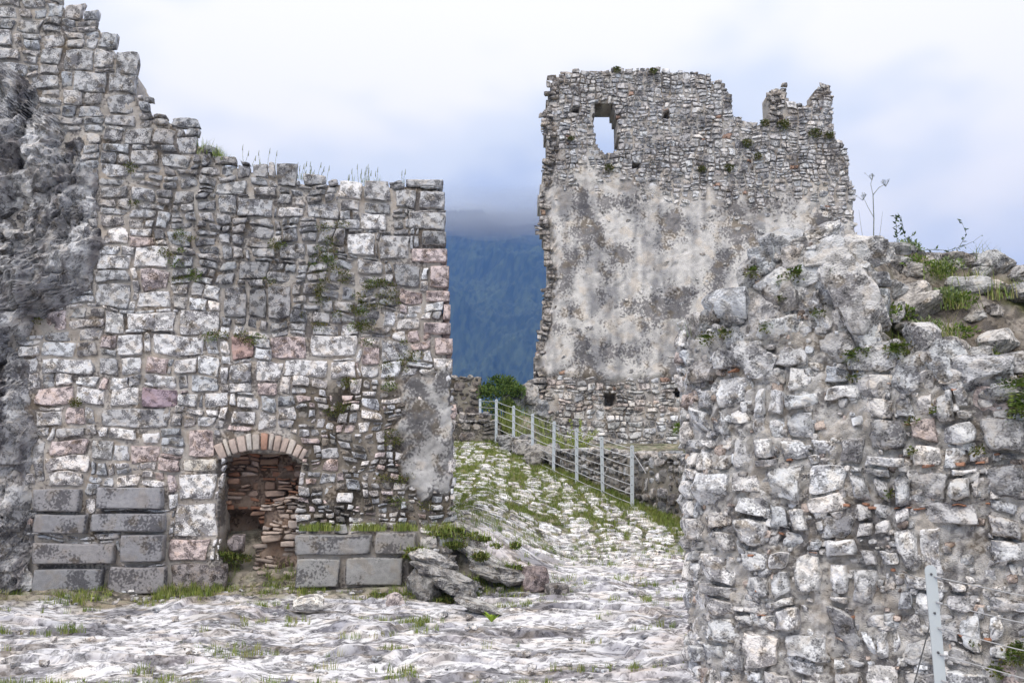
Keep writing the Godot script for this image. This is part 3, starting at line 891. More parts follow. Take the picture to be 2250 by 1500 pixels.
# ---------- the tower behind
func tower() -> void:
	var F := Face.new(Vector3(0.8, 0, -26), Vector3(1, 0, 0))
	var wall := thing("tower_wall", "tall broken tower wall with worn pale render and a ragged window hole", "tower", F.at(4, 2.3, 0))
	var outline := F.poly([1172, 1120, 1172, 845, 1168, 790, 1180, 770, 1185, 720, 1200, 600, 1195, 540, 1183, 490, 1180, 430, 1190, 380, 1200, 330, 1190, 260, 1205, 190, 1215, 160, 1250, 155, 1350, 148, 1380, 152, 1440, 152, 1555, 160, 1565, 175, 1595, 178, 1597, 198, 1613, 202, 1616, 257, 1640, 262, 1690, 274,
		1692, 190, 1722, 186, 1735, 205, 1738, 224, 1780, 228, 1792, 205, 1797, 181, 1827, 178, 1830, 240, 1838, 300, 1865, 335, 1872, 400, 1878, 450, 1885, 510, 1900, 600, 1900, 1120])
	var window := F.poly([1304, 262, 1310, 230, 1345, 226, 1356, 262, 1360, 300, 1362, 328, 1332, 338, 1314, 324, 1304, 292])
	var holes := [F.rect(1255, 236, 1274, 250), F.rect(1458, 243, 1472, 258), F.rect(1390, 355, 1406, 371), F.rect(1330, 862, 1353, 892), F.rect(1482, 856, 1512, 872)]
	var lineP := F.poly([1150, 375, 1300, 385, 1400, 395, 1500, 430, 1600, 445, 1700, 440, 1760, 420, 1900, 490])
	var lineB := F.poly([1150, 815, 1250, 830, 1350, 838, 1550, 825, 1900, 830])
	var stains := [[1330, 560, 0.35, 0.9], [1430, 525, 0.4, 0.35], [1320, 650, 0.5, 0.8], [1300, 760, 1.0, 0.6], [1440, 770, 0.9, 0.5], [1260, 450, 0.7, 0.6], [1600, 620, 0.3, 0.4], [1500, 640, 0.5, 0.2], [1430, 470, 0.5, 0.5]]
	for s in stains:
		var c := F.hit(s[0], s[1]); s[0] = c.x; s[1] = c.y
	var in_window := func(u: float, v: float) -> bool: return inside_poly(window, u, v)
	var plaster := func(u: float, v: float) -> float:      # how far the render still covers the stones here
		var e := fbm.get_noise_2d(u * 1.1, v * 1.1) * 0.55 + fbm.get_noise_2d(u * 4, v * 4) * 0.35
		if not inside_poly(outline, u - 0.28 - e * 0.25, v): return 0.0
		return sm(-0.7, 1.1, line_at(lineP, u) - v + e * 1.6) * sm(-0.05, 0.12, v - line_at(lineB, u) + e * 0.3)
	var place := func(u: float, v: float, d: float) -> Vector3: return F.at(u, v, d)
	var cuts := []
	var a := F.hit(1165, 1115); var c1 := F.hit(1905, 140)
	cut(Rect2(a.x - 0.1, a.y, c1.x - a.x + 0.2, c1.y - a.y), holes, func(c): return Vector2(0.22, 0.135) if c.y > 5.5 else Vector2(0.27, 0.15), cuts)
	var list := []
	for q in cuts:
		var r: Rect2 = q
		var c := r.get_center()
		if r.size.x < 0.06 or r.size.y < 0.05: continue
		if not inside_poly(outline, c.x, c.y) or inside_poly(window, c.x, c.y): continue
		var m: float = plaster.call(c.x, c.y)
		if rng.randf() < sm(0.15, 0.75, m) * 0.93: continue
		var ragged := not inside_poly(outline, c.x - 0.42, c.y)
		var col := vary([Color(0.58, 0.57, 0.58), Color(0.66, 0.65, 0.655), Color(0.48, 0.47, 0.48), Color(0.80, 0.79, 0.79)][[0, 0, 1, 1, 2, 3][rng.randi() % 6]], 0.15)
		if c.y < 3.7: col = vary([Color(0.78, 0.77, 0.76), Color(0.84, 0.83, 0.83), Color(0.55, 0.54, 0.53)][rng.randi() % 3], 0.12)
		elif c.y < 4.6: col = vary([Color(0.74, 0.72, 0.70), Color(0.48, 0.47, 0.47), Color(0.68, 0.60, 0.56)][[0, 0, 1, 2][rng.randi() % 4]], 0.15)
		if rng.randf() < 0.008: col = Color(0.50, 0.34, 0.27)
		var o := {"n": 2, "front": rng.randf_range(0.0, 0.05), "back": -0.10, "round": rng.randf_range(0.05, 0.4), "jit": 0.2, "gap": rng.randf_range(0.002, 0.012), "warp": 0.07, "rough": 0.016, "facet": 0.25, "tilt": 0.16, "bevel": 0.018}
		if m > 0.3:
			o.front = lerpf(0.03, 0.055, m); o.gap = 0.02; o.round = 0.6; col = vary(Color(0.66, 0.65, 0.64), 0.1)
		if ragged: o.front = rng.randf_range(-0.12, 0.10); col = mixc(col, Color(0.45, 0.38, 0.31), 0.45)
		list.append([r, col, o])
	lay(wall, "stone", list, place, M.far_stone, 300)
	var inside := func(u: float, v: float) -> bool:
		if inside_poly(window, u, v): return false
		return inside_poly(outline, u, v) and inside_poly(outline, u - 0.05, v) and inside_poly(outline, u + 0.06, v) and inside_poly(outline, u, v + 0.07)
	var relief := func(u: float, v: float) -> float:
		var pt := Vector2(u, v)
		for h in holes:
			if h.grow(-0.02).has_point(pt): return -0.55
		var m: float = plaster.call(u, v)
		var d := lerpf(-0.025, 0.045, m) + fbm.get_noise_2d(u * 3, v * 3) * 0.02 + ridge.get_noise_2d(u * 8, v * 8) * 0.016 * (1 - 0.5 * m)
		if m > 0.5: d -= 0.05 * sm(0.45, 0.6, fbm.get_noise_2d(u * 2.3 + 7, v * 2.3))
		if not inside_poly(outline, u - 0.36, v): d -= 0.12
		return d
	var tint := func(u: float, v: float, _d: float) -> Color:
		var m: float = plaster.call(u, v)
		var k := fbm.get_noise_2d(u * 1.2, v * 0.6) * 0.9 + fbm.get_noise_2d(u * 3.2 + 4, v * 0.30) * 0.85 + fbm.get_noise_2d(u * 5, v * 4) * 0.5 + ridge.get_noise_2d(u * 2.0, v * 0.5) * 0.10
		var s := 0.0
		for st in stains:
			var e := Vector2((u - st[0]) / st[2], (v - st[1]) / st[3]).length() + fbm.get_noise_2d(u * 2, v * 2) * 0.6
			s = maxf(s, sm(1.3, 0.4, e))
		var col := mixc(Color(0.84, 0.82, 0.81), Color(0.38, 0.38, 0.40), 0.24 + k + 0.5 * s)
		return mixc(mixc(Color(0.60, 0.58, 0.56), Color(0.42, 0.39, 0.37), 0.5 + k), col, m)
	part("rendered_core", core(F, Rect2(a.x - 0.2, a.y - 0.6, c1.x - a.x + 0.4, c1.y - a.y + 0.7), 0.065, inside, relief, tint, 1.0), M.plaster, wall)

# ---------- the rubble wall close on the right, and the overgrown bank behind its broken top
var RW: Face
var rtop: PackedVector2Array

func bank_y(u: float, w: float) -> float:
	var front := line_at(rtop, u) - 0.10
	var step := RW.hit(1945, 740).x
	var back := lerpf(3.66, 3.32, sm(step - 0.3, step + 1.5, u))
	var y := lerpf(front, back, sm(0.10, 1.5, w)) if u > step else minf(front, back)
	y = lerpf(minf(front, back), lerpf(front, back, sm(0.10, 1.5, w)), sm(step - 0.25 - 0.75 * w, step + 0.1 - 0.75 * w, u))
	if w > 2.0: y -= (w - 2.0) * 0.5
	return y + fbm.get_noise_2d(u * 1.8, w * 1.8) * 0.13 + fbm.get_noise_2d(u * 6, w * 6) * 0.05 + ridge.get_noise_2d(u * 9, w * 9) * 0.03

func right_wall() -> void:
	RW = Face.new(Vector3(1.56, 0, -7.7), Vector3(2.01, 0, 1.2))
	var F := RW
	F.bend_u = F.hit(1640, 900).x; F.bend_r = 0.75
	var wall := thing("rubble_wall", "close rubble wall of pale stones set in mortar with a broken overgrown top", "wall", F.at(1.2, 0, 0))
	rtop = PackedVector2Array([Vector2(F.bend_u - 1.4, 2.85), Vector2(F.bend_u - 0.75, 2.98), Vector2(F.bend_u - 0.35, 3.10)])
	rtop.append_array(F.poly([1640, 625, 1670, 565, 1700, 525, 1760, 505, 1830, 520, 1900, 555, 1925, 610, 1940, 740, 1990, 748, 2040, 740, 2100, 775, 2160, 785, 2250, 815, 2500, 860]))
	var u0 := F.bend_u - 1.35; var u1 := 3.3
	var place := func(u: float, v: float, d: float) -> Vector3: return F.at(u, v, d)
	var W := Color(0.82, 0.815, 0.81); var G := Color(0.60, 0.60, 0.605); var D := Color(0.46, 0.46, 0.465)
	var hand := [[2152, 915, 2265, 1000, D], [2145, 1018, 2270, 1100, D], [1903, 912, 1990, 1000, D], [1977, 1168, 2030, 1265, W], [2172, 1135, 2260, 1182, G], [2155, 1312, 2290, 1352, G], [1665, 962, 1706, 1010, W], [1618, 1140, 1682, 1208, W], [1735, 1104, 1776, 1160, W], [1815, 1175, 1888, 1232, W], [1870, 1045, 1912, 1105, G], [1968, 1030, 2008, 1110, G], [1925, 1040, 1962, 1100, G], [2085, 1035, 2130, 1105, G], [1755, 1220, 1815, 1310, W], [1870, 1255, 1925, 1330, G], [1825, 1240, 1862, 1310, W], [1930, 1375, 1965, 1440, W], [2080, 860, 2110, 905, G], [2055, 870, 2108, 925, G], [1700, 1330, 1760, 1390, W]]
	var laid := []
	for h in hand: laid.append(F.rect(h[0], h[1], h[2], h[3]))
	var cuts := []
	cut(Rect2(u0, -0.25, u1 - u0, 4.1), laid, func(c): return Vector2(0.23, 0.19) * (1.25 if c.y > 2.5 else 1.0), cuts)
	var list := []
	for q in cuts:
		var r: Rect2 = q
		var c := r.get_center()
		if r.size.x < 0.045 or r.size.y < 0.045 or c.y > line_at(rtop, c.x) - 0.03: continue
		if rng.randf() < 0.06: continue
		var col := vary([W, Color(0.72, 0.71, 0.70), G][[0, 0, 1, 2][rng.randi() % 4]], 0.14)
		if c.y > 2.45 and rng.randf() < 0.75: col = vary(G, 0.2)
		if rng.randf() < 0.025: col = vary(Color(0.62, 0.53, 0.50), 0.1)
		list.append([r, col, {"n": 5, "front": rng.randf_range(0.01, 0.085), "round": rng.randf_range(0.0, 0.35), "jit": 0.30, "gap": rng.randf_range(0.001, 0.010), "warp": 0.055, "rough": 0.016, "facet": 0.5, "tilt": 0.25, "bevel": 0.012}])
	for h in hand:
		list.append([F.rect(h[0], h[1], h[2], h[3]), vary(h[4], 0.08), {"n": 5, "front": rng.randf_range(0.05, 0.11), "round": 0.3, "jit": 0.2, "gap": 0.006, "warp": 0.05, "rough": 0.02, "facet": 0.35, "tilt": 0.15, "bevel": 0.035}])
	lay(wall, "stone", list, place, M.stone, 300)
	var peb := Buf.new()                              # chippings pressed into the mortar
	for k in 1700:
		var pu := rng.randf_range(u0, u1); var pv := rng.randf_range(-0.2, 3.6)
		if pv > line_at(rtop, pu) - 0.08: continue
		var ps := rng.randf_range(0.022, 0.075)
		add_stone(peb, place, Rect2(pu - ps, pv - ps * 0.7, ps * 2.0 * rng.randf_range(0.6, 1.1), ps * 1.4), vary([W, Color(0.72, 0.71, 0.70), G, Color(0.62, 0.52, 0.46)][[0, 0, 1, 1, 2, 2, 3][rng.randi() % 7]], 0.15), {"n": 2, "front": rng.randf_range(0.0, 0.03), "back": -0.05, "round": rng.randf_range(0.1, 0.7), "jit": 0.4, "gap": 0.003, "warp": 0.04, "rough": 0.012, "facet": 0.5, "tilt": 0.4, "bevel": 0.012})
	part("chippings", peb, M.stone, wall, "stuff")
	# broken stones along the top: pixel centre, half size in pixels, how far out, tone
	var tops := [[1783, 500, 52, 20, -0.15, W], [1715, 540, 46, 38, 0.0, D], [1790, 572, 62, 50, -0.02, G], [1868, 552, 62, 44, -0.1, G], [1656, 604, 34, 46, 0.0, D], [1702, 622, 46, 36, 0.02, G], [1690, 690, 42, 52, 0.02, G], [1618, 692, 24, 38, 0.0, D], [1885, 660, 62, 90, 0.06, G], [1760, 660, 30, 34, 0.0, W], [1800, 690, 28, 50, 0.0, W],
		[1962, 778, 44, 30, 0.0, G], [2022, 738, 34, 34, 0.02, G], [2075, 800, 50, 52, 0.0, G], [2152, 812, 60, 36, 0.02, G], [2205, 868, 44, 20, 0.06, D], [1905, 790, 34, 28, 0.0, G], [1990, 830, 44, 44, 0.0, G], [1925, 850, 40, 34, 0.0, G], [1655, 790, 46, 44, 0.0, G], [1880, 730, 34, 30, -0.05, G], [2240, 790, 40, 22, -0.1, G], [2130, 770, 40, 16, -0.2, D]]
	var n := 0
	for s in tops:
		var p := F.hit(s[0], s[1])
		var scale := (F.at(p.x, p.y, 0) - EYE).length() / FOCAL
		var b := Buf.new()
		add_rock(b, F.at(p.x, p.y, s[4] - 0.08), Vector3(s[2] * scale * 1.12, s[3] * scale * 1.1, 0.16), Basis(F.U, Vector3.UP, F.N) * Basis(Vector3.BACK, rng.randf_range(-0.2, 0.2)), vary(s[5], 0.08), 100 + n, {"n": 12, "rough": 0.08, "cuts": 10})
		b.flatten()
		part("capstone", b, M.stone, wall, "", n); n += 1
	for k in 9:                                    # stones of the rounded end
		var u := F.bend_u - 0.25 - k * 0.095
		var b := Buf.new()
		add_rock(b, F.at(u, line_at(rtop, u) - 0.07, -0.06), Vector3(0.10, 0.13, 0.12) * rng.randf_range(0.7, 1.2), Basis(Vector3.UP, rng.randf() * 3), vary(D, 0.2), 140 + k, {"n": 9})
		b.flatten()
		part("capstone", b, M.stone, wall, "", n); n += 1
	# shards of roof tile in the joints
	var tiles := [1545, 1084, 1562, 1092, 1735, 1016, 1858, 1108, 1896, 1110, 1912, 1117, 1976, 1110, 2008, 1116, 2032, 1122, 2105, 1118, 2180, 1119, 2030, 1014, 2108, 1010, 2142, 1010, 2182, 1003, 2000, 922, 2012, 776, 1962, 1266, 1804, 1216, 1722, 1142, 1718, 1172, 1648, 1216, 1668, 1282, 1676, 1346, 2112, 1386, 2192, 1396, 1838, 580, 1620, 822, 1880, 1348, 2125, 865]
	var k := 0
	while k < tiles.size():
		var p := F.hit(tiles[k], tiles[k + 1])
		var b := Buf.new()
		add_stone(b, place, Rect2(p.x - 0.05, p.y - 0.013, rng.randf_range(0.05, 0.11), rng.randf_range(0.02, 0.032)), vary(Color(0.46, 0.25, 0.17), 0.2), {"n": 2, "front": rng.randf_range(0.035, 0.06), "round": 0.35, "jit": 0.3, "gap": 0.003, "warp": 0.06, "rough": 0.008, "bevel": 0.01, "tilt": 0.3})
		part("tile_shard", b, M.brick, wall, "", k / 2); k += 2
	var inside := func(u: float, v: float) -> bool: return v < line_at(rtop, u) - 0.06
	var relief := func(u: float, v: float) -> float:
		var c := cell.get_noise_2d(u * 11 + fbm.get_noise_2d(u * 3, v * 3), v * 12) + 1.0
		return 0.045 * (1 - minf(1, c * 1.2)) + fbm.get_noise_2d(u * 3, v * 3) * 0.04 + fbm.get_noise_2d(u * 14, v * 14) * 0.022 - 0.03
	var tint := func(u: float, v: float, d: float) -> Color:
		var q := fbm.get_noise_2d(u * 2.2, v * 2.2)
		return mixc(mixc(Color(0.66, 0.65, 0.64), Color(0.47, 0.45, 0.43), 0.4 + q), Color(0.78, 0.77, 0.77), sm(0.0, 0.35, fbm.get_noise_2d(u * 9, v * 9)))
	part("mortar_core", core(F, Rect2(u0, -0.3, u1 - u0, 4.2), 0.024, inside, relief, tint, 0.55), M.mortar, wall)
	# the bank
	var b := Buf.new()
	var s0 := F.hit(1700, 600).x
	var nu := 90; var nw := 90
	for y in nw + 1:
		for x in nu + 1:
			var u := s0 + (4.3 - s0) * x / nu; var w := 0.12 + 3.2 * y / nw
			var p := F.at(u, 0, -w); p.y = bank_y(u, w)
			var q := fbm.get_noise_2d(u * 2.5, w * 2.5)
			b.add(p, mixc(mixc(Color(0.24, 0.21, 0.18), Color(0.46, 0.43, 0.40), 0.5 + q * 1.3), Color(0.13, 0.14, 0.06), sm(0.15, 0.5, fbm.get_noise_2d(u * 1.2 + 5, w * 1.2))))
	for y in nw:
		for x in nu:
			var i := y * (nu + 1) + x
			b.quad(i, i + nu + 1, i + nu + 2, i + 1)
	var bk := part("earth_bank", b, M.mortar, self)
	tag(bk, "overgrown earth bank behind the broken top of the rubble wall", "", "", "structure")

# ---------- low walls and boulders along the ramp
func fence_at(t: float, off := 0.0) -> Vector3:
	var p := Vector3(2.16 - 0.425 * t, 0, -17.0 - 1.02 * t)
	p += Vector3(0.926, 0, -0.377) * off
	p.y = ground_y(p.x, p.z)
	return p

func small_wall(called: String, label: String, group: String, F: Face, box: Rect2, top: Callable, size: Vector2, tones: Array, most: int, thick: float) -> void:
	var wall := thing(called, label, "wall", F.at(box.get_center().x, box.position.y, 0), group)
	var place := func(u: float, v: float, d: float) -> Vector3: return F.at(u, v, d)
	var cuts := []
	cut(box, [], func(_c): return size, cuts)
	var list := []
	for q in cuts:
		var r: Rect2 = q
		var c := r.get_center()
		if c.y > top.call(c.x) or r.size.x < 0.05 or r.size.y < 0.045: continue
		list.append([r, vary(tones[rng.randi() % tones.size()], 0.18), {"n": 2, "front": rng.randf_range(0.0, 0.07), "round": rng.randf_range(0.3, 0.7), "jit": 0.3, "gap": rng.randf_range(0.008, 0.02), "warp": 0.05, "rough": 0.016, "facet": 0.4, "tilt": 0.2}])
	lay(wall, "stone", list, place, M.far_stone, most)
	var cr := core(F, box, 0.07, func(u, v): return v < top.call(u) - 0.05, func(u, v): return fbm.get_noise_2d(u * 4, v * 4) * 0.03 - 0.01, func(u, v, _d): return mixc(Color(0.44, 0.41, 0.37), Color(0.32, 0.30, 0.25), 0.5 + fbm.get_noise_2d(u * 3, v * 3)), thick)
	part("mortar_core", cr, M.mortar, wall)
	var cap := 0
	var u := box.position.x + 0.1
	while u < box.end.x - 0.05:
		var b := Buf.new()
		var wd := rng.randf_range(0.14, 0.28)
		add_rock(b, F.at(u + wd * 0.5, top.call(u + wd * 0.5) - 0.02, -thick * 0.4), Vector3(wd * 0.58, rng.randf_range(0.05, 0.11), thick * 0.5 + 0.05), Basis(F.U, Vector3.UP, F.N), vary(tones[0], 0.15), 300 + cap, {"n": 5})
		part("capstone", b, M.far_stone, wall, "", cap); cap += 1
		u += wd

func parapets() -> void:
	var far := fence_at(3.75, 0.30); far.y = 0
	var F := Face.new(far, Vector3(0.377, 0, 0.926))
	var dark := [Color(0.50, 0.49, 0.48), Color(0.34, 0.33, 0.32), Color(0.42, 0.41, 0.40), Color(0.66, 0.65, 0.64)]
	small_wall("parapet_wall", "low dark stone parapet running beside the cobbled ramp behind the cable fence", "", F, Rect2(0, 0.1, 8.4, 2.8), func(u): return lerpf(2.45, 2.05, clampf(u / 7.0, 0, 1)) + 0.07 * fbm.get_noise_2d(u * 3, 1.0), Vector2(0.20, 0.17), dark, 300, 0.45)
	var S1 := Face.new(Vector3(-1.75, 0, -23.3), Vector3(1, 0, 0))
	var r1 := S1.rect(985, 925, 1098, 990)
	small_wall("step_wall", "lower stone step at the head of the ramp", "", S1, Rect2(r1.position - Vector2(0.3, 0.4), r1.size + Vector2(0.3, 0.4)), func(_u): return r1.end.y, Vector2(0.30, 0.17), [Color(0.44, 0.42, 0.40), Color(0.25, 0.24, 0.23), Color(0.36, 0.34, 0.33)], 80, 0.9)
	var S3 := Face.new(Vector3(-1.75, 0, -23.9), Vector3(1, 0, 0))
	var r3 := S3.rect(985, 909, 1076, 930)
	small_wall("step_wall", "upper stone step below the first white fence post", "", S3, Rect2(r3.position - Vector2(0.3, 0.2), r3.size + Vector2(0.3, 0.2)), func(_u): return r3.end.y, Vector2(0.40, 0.18), [Color(0.46, 0.44, 0.43), Color(0.34, 0.32, 0.31)], 40, 0.7)
	var S2 := Face.new(Vector3(-1.75, 0, -24.7), Vector3(1, 0, 0))
	var r2 := S2.rect(985, 828, 1056, 910)
	small_wall("garden_wall", "short dark stone wall beside the green bush at the head of the ramp", "", S2, Rect2(r2.position - Vector2(0.4, 0.3), r2.size + Vector2(0.4, 0.4)), func(u): return r2.end.y + 0.06 * fbm.get_noise_2d(u * 3, 2.0), Vector2(0.24, 0.18), [Color(0.34, 0.32, 0.30), Color(0.22, 0.20, 0.19)], 80, 0.5)
	# boulders edging the ramp
	var bl := [[1125, 972, 22.3, 30, 12], [1150, 985, 21.7, 26, 16], [1190, 1005, 21.0, 38, 26], [1120, 990, 22.2, 24, 12], [1160, 968, 22.0, 26, 12], [1215, 1000, 20.6, 18, 22], [1110, 962, 22.8, 18, 8], [1160, 865, 25.2, 24, 20], [1130, 880, 25.0, 26, 22], [1180, 900, 25.2, 24, 18]]
	for k in bl.size():
		var s: float = bl[k][2] / FOCAL
		rock_thing("edge_boulder" if k < 7 else "fallen_block", "grey boulder edging the ramp below the fence" if k < 7 else "grey fallen block at the foot of the tower's broken end", "boulders edging the ramp" if k < 7 else "fallen blocks by the tower", point_px(bl[k][0], bl[k][1], bl[k][2]), Vector3(bl[k][3] * s * 1.1, bl[k][4] * s * 1.25, bl[k][3] * s), Basis(Vector3.UP, rng.randf() * 3), vary(Color(0.44, 0.43, 0.42), 0.15), 500 + k, {"mat": M.far_stone})
	# the rock bank at the foot of the wall's free end
	# pixel centre, depth, half length and thickness in pixels, slope, tone
	var rk := [[950, 1225, 12.0, 56, 16, -0.34, 0.50, "uppermost pale ledge leaning on the wall's free end beside the stone bench"], [985, 1262, 11.9, 70, 16, -0.30, 0.36, "dark slanting ledge below the pale one at the wall's free end"], [935, 1275, 11.9, 44, 34, 0.0, 0.30, "black stained hump of rock beside the stone bench"], [1000, 1285, 11.85, 50, 22, -0.3, 0.30, "low dark ledge at the foot of the rock bank"], [1060, 1222, 12.6, 84, 13, -0.42, 0.56, "long pale slab sloping down to the cobbled ramp"], [1085, 1256, 12.3, 64, 18, -0.38, 0.34, "dark ledge under the long pale slab"], [1120, 1262, 12.25, 46, 22, -0.25, 0.36, "grey ledge next to the squared brown block"], [1010, 1175, 12.7, 50, 22, -0.4, 0.40, "grey ledge at the corner of the coursed wall"], [1050, 1330, 11.0, 60, 12, -0.3, 0.44, "flat grey ledge rising from the bedrock above the dock plant"]]
	for k in rk.size():
		var s: float = rk[k][2] / FOCAL
		var g: float = rk[k][6] * 1.1
		rock_thing("rock_ledge", rk[k][7], "", point_px(rk[k][0], rk[k][1], rk[k][2]), Vector3(rk[k][3] * s * 1.15, rk[k][4] * s * 1.15, 0.36), Basis(Vector3.BACK, rk[k][5]) * Basis(Vector3.UP, rng.randf_range(-0.3, 0.3)), Color(g * 1.02, g, g * 0.98), 560 + k, {"n": 14, "rough": 0.09, "mat": M.stone, "cuts": 18})
	rock_thing("squared_block", "squared brown block at the end of the rock ledge beside the ramp", "", point_px(1172, 1272, 12.15), Vector3(0.18, 0.16, 0.2), Basis(Vector3.UP, 0.15), Color(0.32, 0.27, 0.27), 580, {"n": 8, "rough": 0.06, "cuts": 3})
	rock_thing("flat_block", "small flat grey block lying past the squared brown block", "", point_px(1222, 1296, 12.0), Vector3(0.15, 0.09, 0.15), Basis(Vector3.UP, 0.3), Color(0.34, 0.32, 0.31), 581, {"n": 7, "rough": 0.06, "cuts": 3})
	var w1 := point_px(675, 1338, 11.0); w1.y = ground_y(w1.x, w1.z) + 0.12
	rock_thing("loose_rock", "bright white loose rock lying before the niche", "", w1, Vector3(0.21, 0.09, 0.14), Basis(Vector3.UP, 0.2), Color(0.86, 0.84, 0.80), 590, {"n": 8})
	var w2 := point_px(868, 1330, 11.2); w2.y = ground_y(w2.x, w2.z) + 0.12
	rock_thing("loose_rock", "pinkish loose rock lying before the stone bench", "", w2, Vector3(0.13, 0.09, 0.12), Basis(Vector3.UP, 0.9), Color(0.66, 0.58, 0.56), 591, {"n": 8})

# ---------- cable fences
func post_mesh(foot: Vector3, along: Vector3, h: float, lean: Vector3, holes: int, called: String, fence: Node3D, k: int) -> void:
	var b := Buf.new()
	var side := along.normalized(); var N := side.cross(Vector3.UP).normalized()
	var up := (Vector3.UP + lean).normalized()
	var w := 0.036; var t := 0.006
	var ring := PackedVector2Array([Vector2(-w, 0), Vector2(w, 0), Vector2(w, h - w)])
	for q in 7: ring.append(Vector2(cos(PI * (q + 0.5) / 7) * w, h - w + sin(PI * (q + 0.5) / 7) * w))
	ring.append(Vector2(-w, h - w))
	var col := Color(0.56, 0.60, 0.62)
	for s in [1, -1]:
		var m := b.add(foot + up * h * 0.5 + N * t * s, col)
		var st := b.v.size()
		for p in ring: b.add(foot + side * p.x + up * p.y + N * t * s, col)
		for q in ring.size():
			var q2 := (q + 1) % ring.size()
			if s > 0: b.tri(m, st + q2, st + q)
			else: b.tri(m, st + q, st + q2)
	var n := ring.size()
	var st2 := b.v.size()
	for s in [1, -1]:
		for p in ring: b.add(foot + side * p.x + up * p.y + N * t * s, col)
	for q in n:
		var q2 := (q + 1) % n
		b.quad(st2 + q, st2 + q2, st2 + n + q2, st2 + n + q)
	var post := part(called, b, M.steel, fence, "", k)
	for hh in holes:
		var c := Buf.new()
		var p := foot + up * (h * (0.95 - 0.86 * hh / maxf(1, holes - 1)))
		tube(c, PackedVector3Array([p - N * 0.016, p + N * 0.016]), 0.008, 0.008, Color(0.10, 0.10, 0.11), 6)
		var mid := c.add(p + N * 0.016, Color(0.10, 0.10, 0.11))
		for q in 6: c.tri(6 + q, 6 + (q + 1) % 6, mid)
		var mi := MeshInstance3D.new(); mi.name = "cable_clamp_%03d" % hh
		mi.mesh = c.mesh(M.steel, p); mi.position = p - post.global_position
		post.add_child(mi, true)

func fences() -> void:
	var f := thing("cable_fence", "pale steel cable fence climbing beside the cobbled ramp", "fence", fence_at(3.5))
	var H := 1.15
	var dir := Vector3(0.377, 0, 0.926)
	var feet := []
	for k in 8:
		var p := fence_at(7 - k); p.y -= 0.03
		feet.append(p)
		post_mesh(p, Vector3(0.85, 0, 0.53), H, Vector3(rng.randf_range(-0.02, 0.02), 0, rng.randf_range(-0.02, 0.02)), 7, "post", f, k)
	for c in 7:
		var b := Buf.new()
		var fr := 0.95 - 0.86 * c / 6.0
		var pts := PackedVector3Array()
		for k in 8:
			pts.append(feet[k] + Vector3(0, H * fr, 0))
			if k < 7: pts.append((feet[k] + feet[k + 1]) * 0.5 + Vector3(0, H * fr - 0.012, 0))
		tube(b, pts, 0.007, 0.007, Color(0.62, 0.62, 0.62), 5)
		part("cable", b, M.steel, f, "", c)
	var e := Buf.new()
	tube(e, PackedVector3Array([feet[7] + Vector3(0, H * 0.93, 0), point_px(1420, 1040, 16.3)]), 0.007, 0.007, Color(0.45, 0.45, 0.46), 5)
	part("stay_wire", e, M.steel, f)
	# the near fence
	var foot := point_px(2052, 1241, 6.3)
	foot.y -= 1.15
	var g := thing("near_cable_fence", "end post and cables of a steel fence before the rubble wall", "fence", foot)
	post_mesh(foot, Vector3(1, 0, 0.12), 1.15, Vector3(-0.02, 0, 0), 5, "post", g, 0)
	var to := point_px(2420, 1338, 5.2)
	for c in 6:
		var b := Buf.new()
		var p := foot + Vector3(0.0, 1.15 * (0.935 - 0.142 * c), 0.012)
		var q := to + Vector3(0, -0.155 * c, 0)
		tube(b, PackedVector3Array([p, p.lerp(q, 0.5) - Vector3(0, 0.01, 0), q]), 0.0035, 0.0035, Color(0.52, 0.52, 0.52), 6)
		part("cable", b, M.steel, g, "", c)
		var d := Buf.new()
		tube(d, PackedVector3Array([p + (q - p).normalized() * 0.0, p + (q - p).normalized() * 0.055]), 0.008, 0.008, Color(0.45, 0.45, 0.46), 8)
		part("cable_end", d, M.steel, g, "", c)
	var w := Buf.new()
	tube(w, PackedVector3Array([foot + Vector3(-0.03, 0.80, -0.02), point_px(2010, 1500, 6.35), foot + Vector3(-0.25, -0.02, 0.05)]), 0.0045, 0.0045, Color(0.10, 0.10, 0.10), 6)
	part("stay_wire", w, M.steel, g)
	var sec := Buf.new()
	var f2 := to + Vector3(0.05, -0.95, 0)
	post_mesh(f2, Vector3(1, 0, 0.12), 1.0, Vector3.ZERO, 5, "post", g, 1)

# ---------- everything green
const GREENS := [Color(0.10, 0.16, 0.03), Color(0.16, 0.22, 0.05), Color(0.07, 0.11, 0.025), Color(0.20, 0.24, 0.07)]
const OLIVES := [Color(0.15, 0.15, 0.04), Color(0.10, 0.12, 0.03), Color(0.20, 0.16, 0.07), Color(0.07, 0.08, 0.025), Color(0.13, 0.17, 0.04)]

func plant(called: String, label: String, group: String, category: String, b: Buf) -> MeshInstance3D:
	var mi := part(numbered(called), b, M.leaf, self)
	tag(mi, label, category, group)
	return mi

func tuft_mesh(n: int, sd: int) -> ArrayMesh:
	var b := Buf.new()
	var keep := rng.state
	rng.seed = sd
	for k in n:
		var an := rng.randf() * TAU
		var lean := Vector3(cos(an), 0, sin(an)) * rng.randf_range(0.1, 0.9)
		blade(b, Vector3(rng.randfn() * 0.35, 0, rng.randfn() * 0.35), rng.randf_range(0.5, 1.2), lean, 0.10, Color(1, 1, 1) * rng.randf_range(0.7, 1.2))
	rng.state = keep
	return b.mesh(M.leaf)

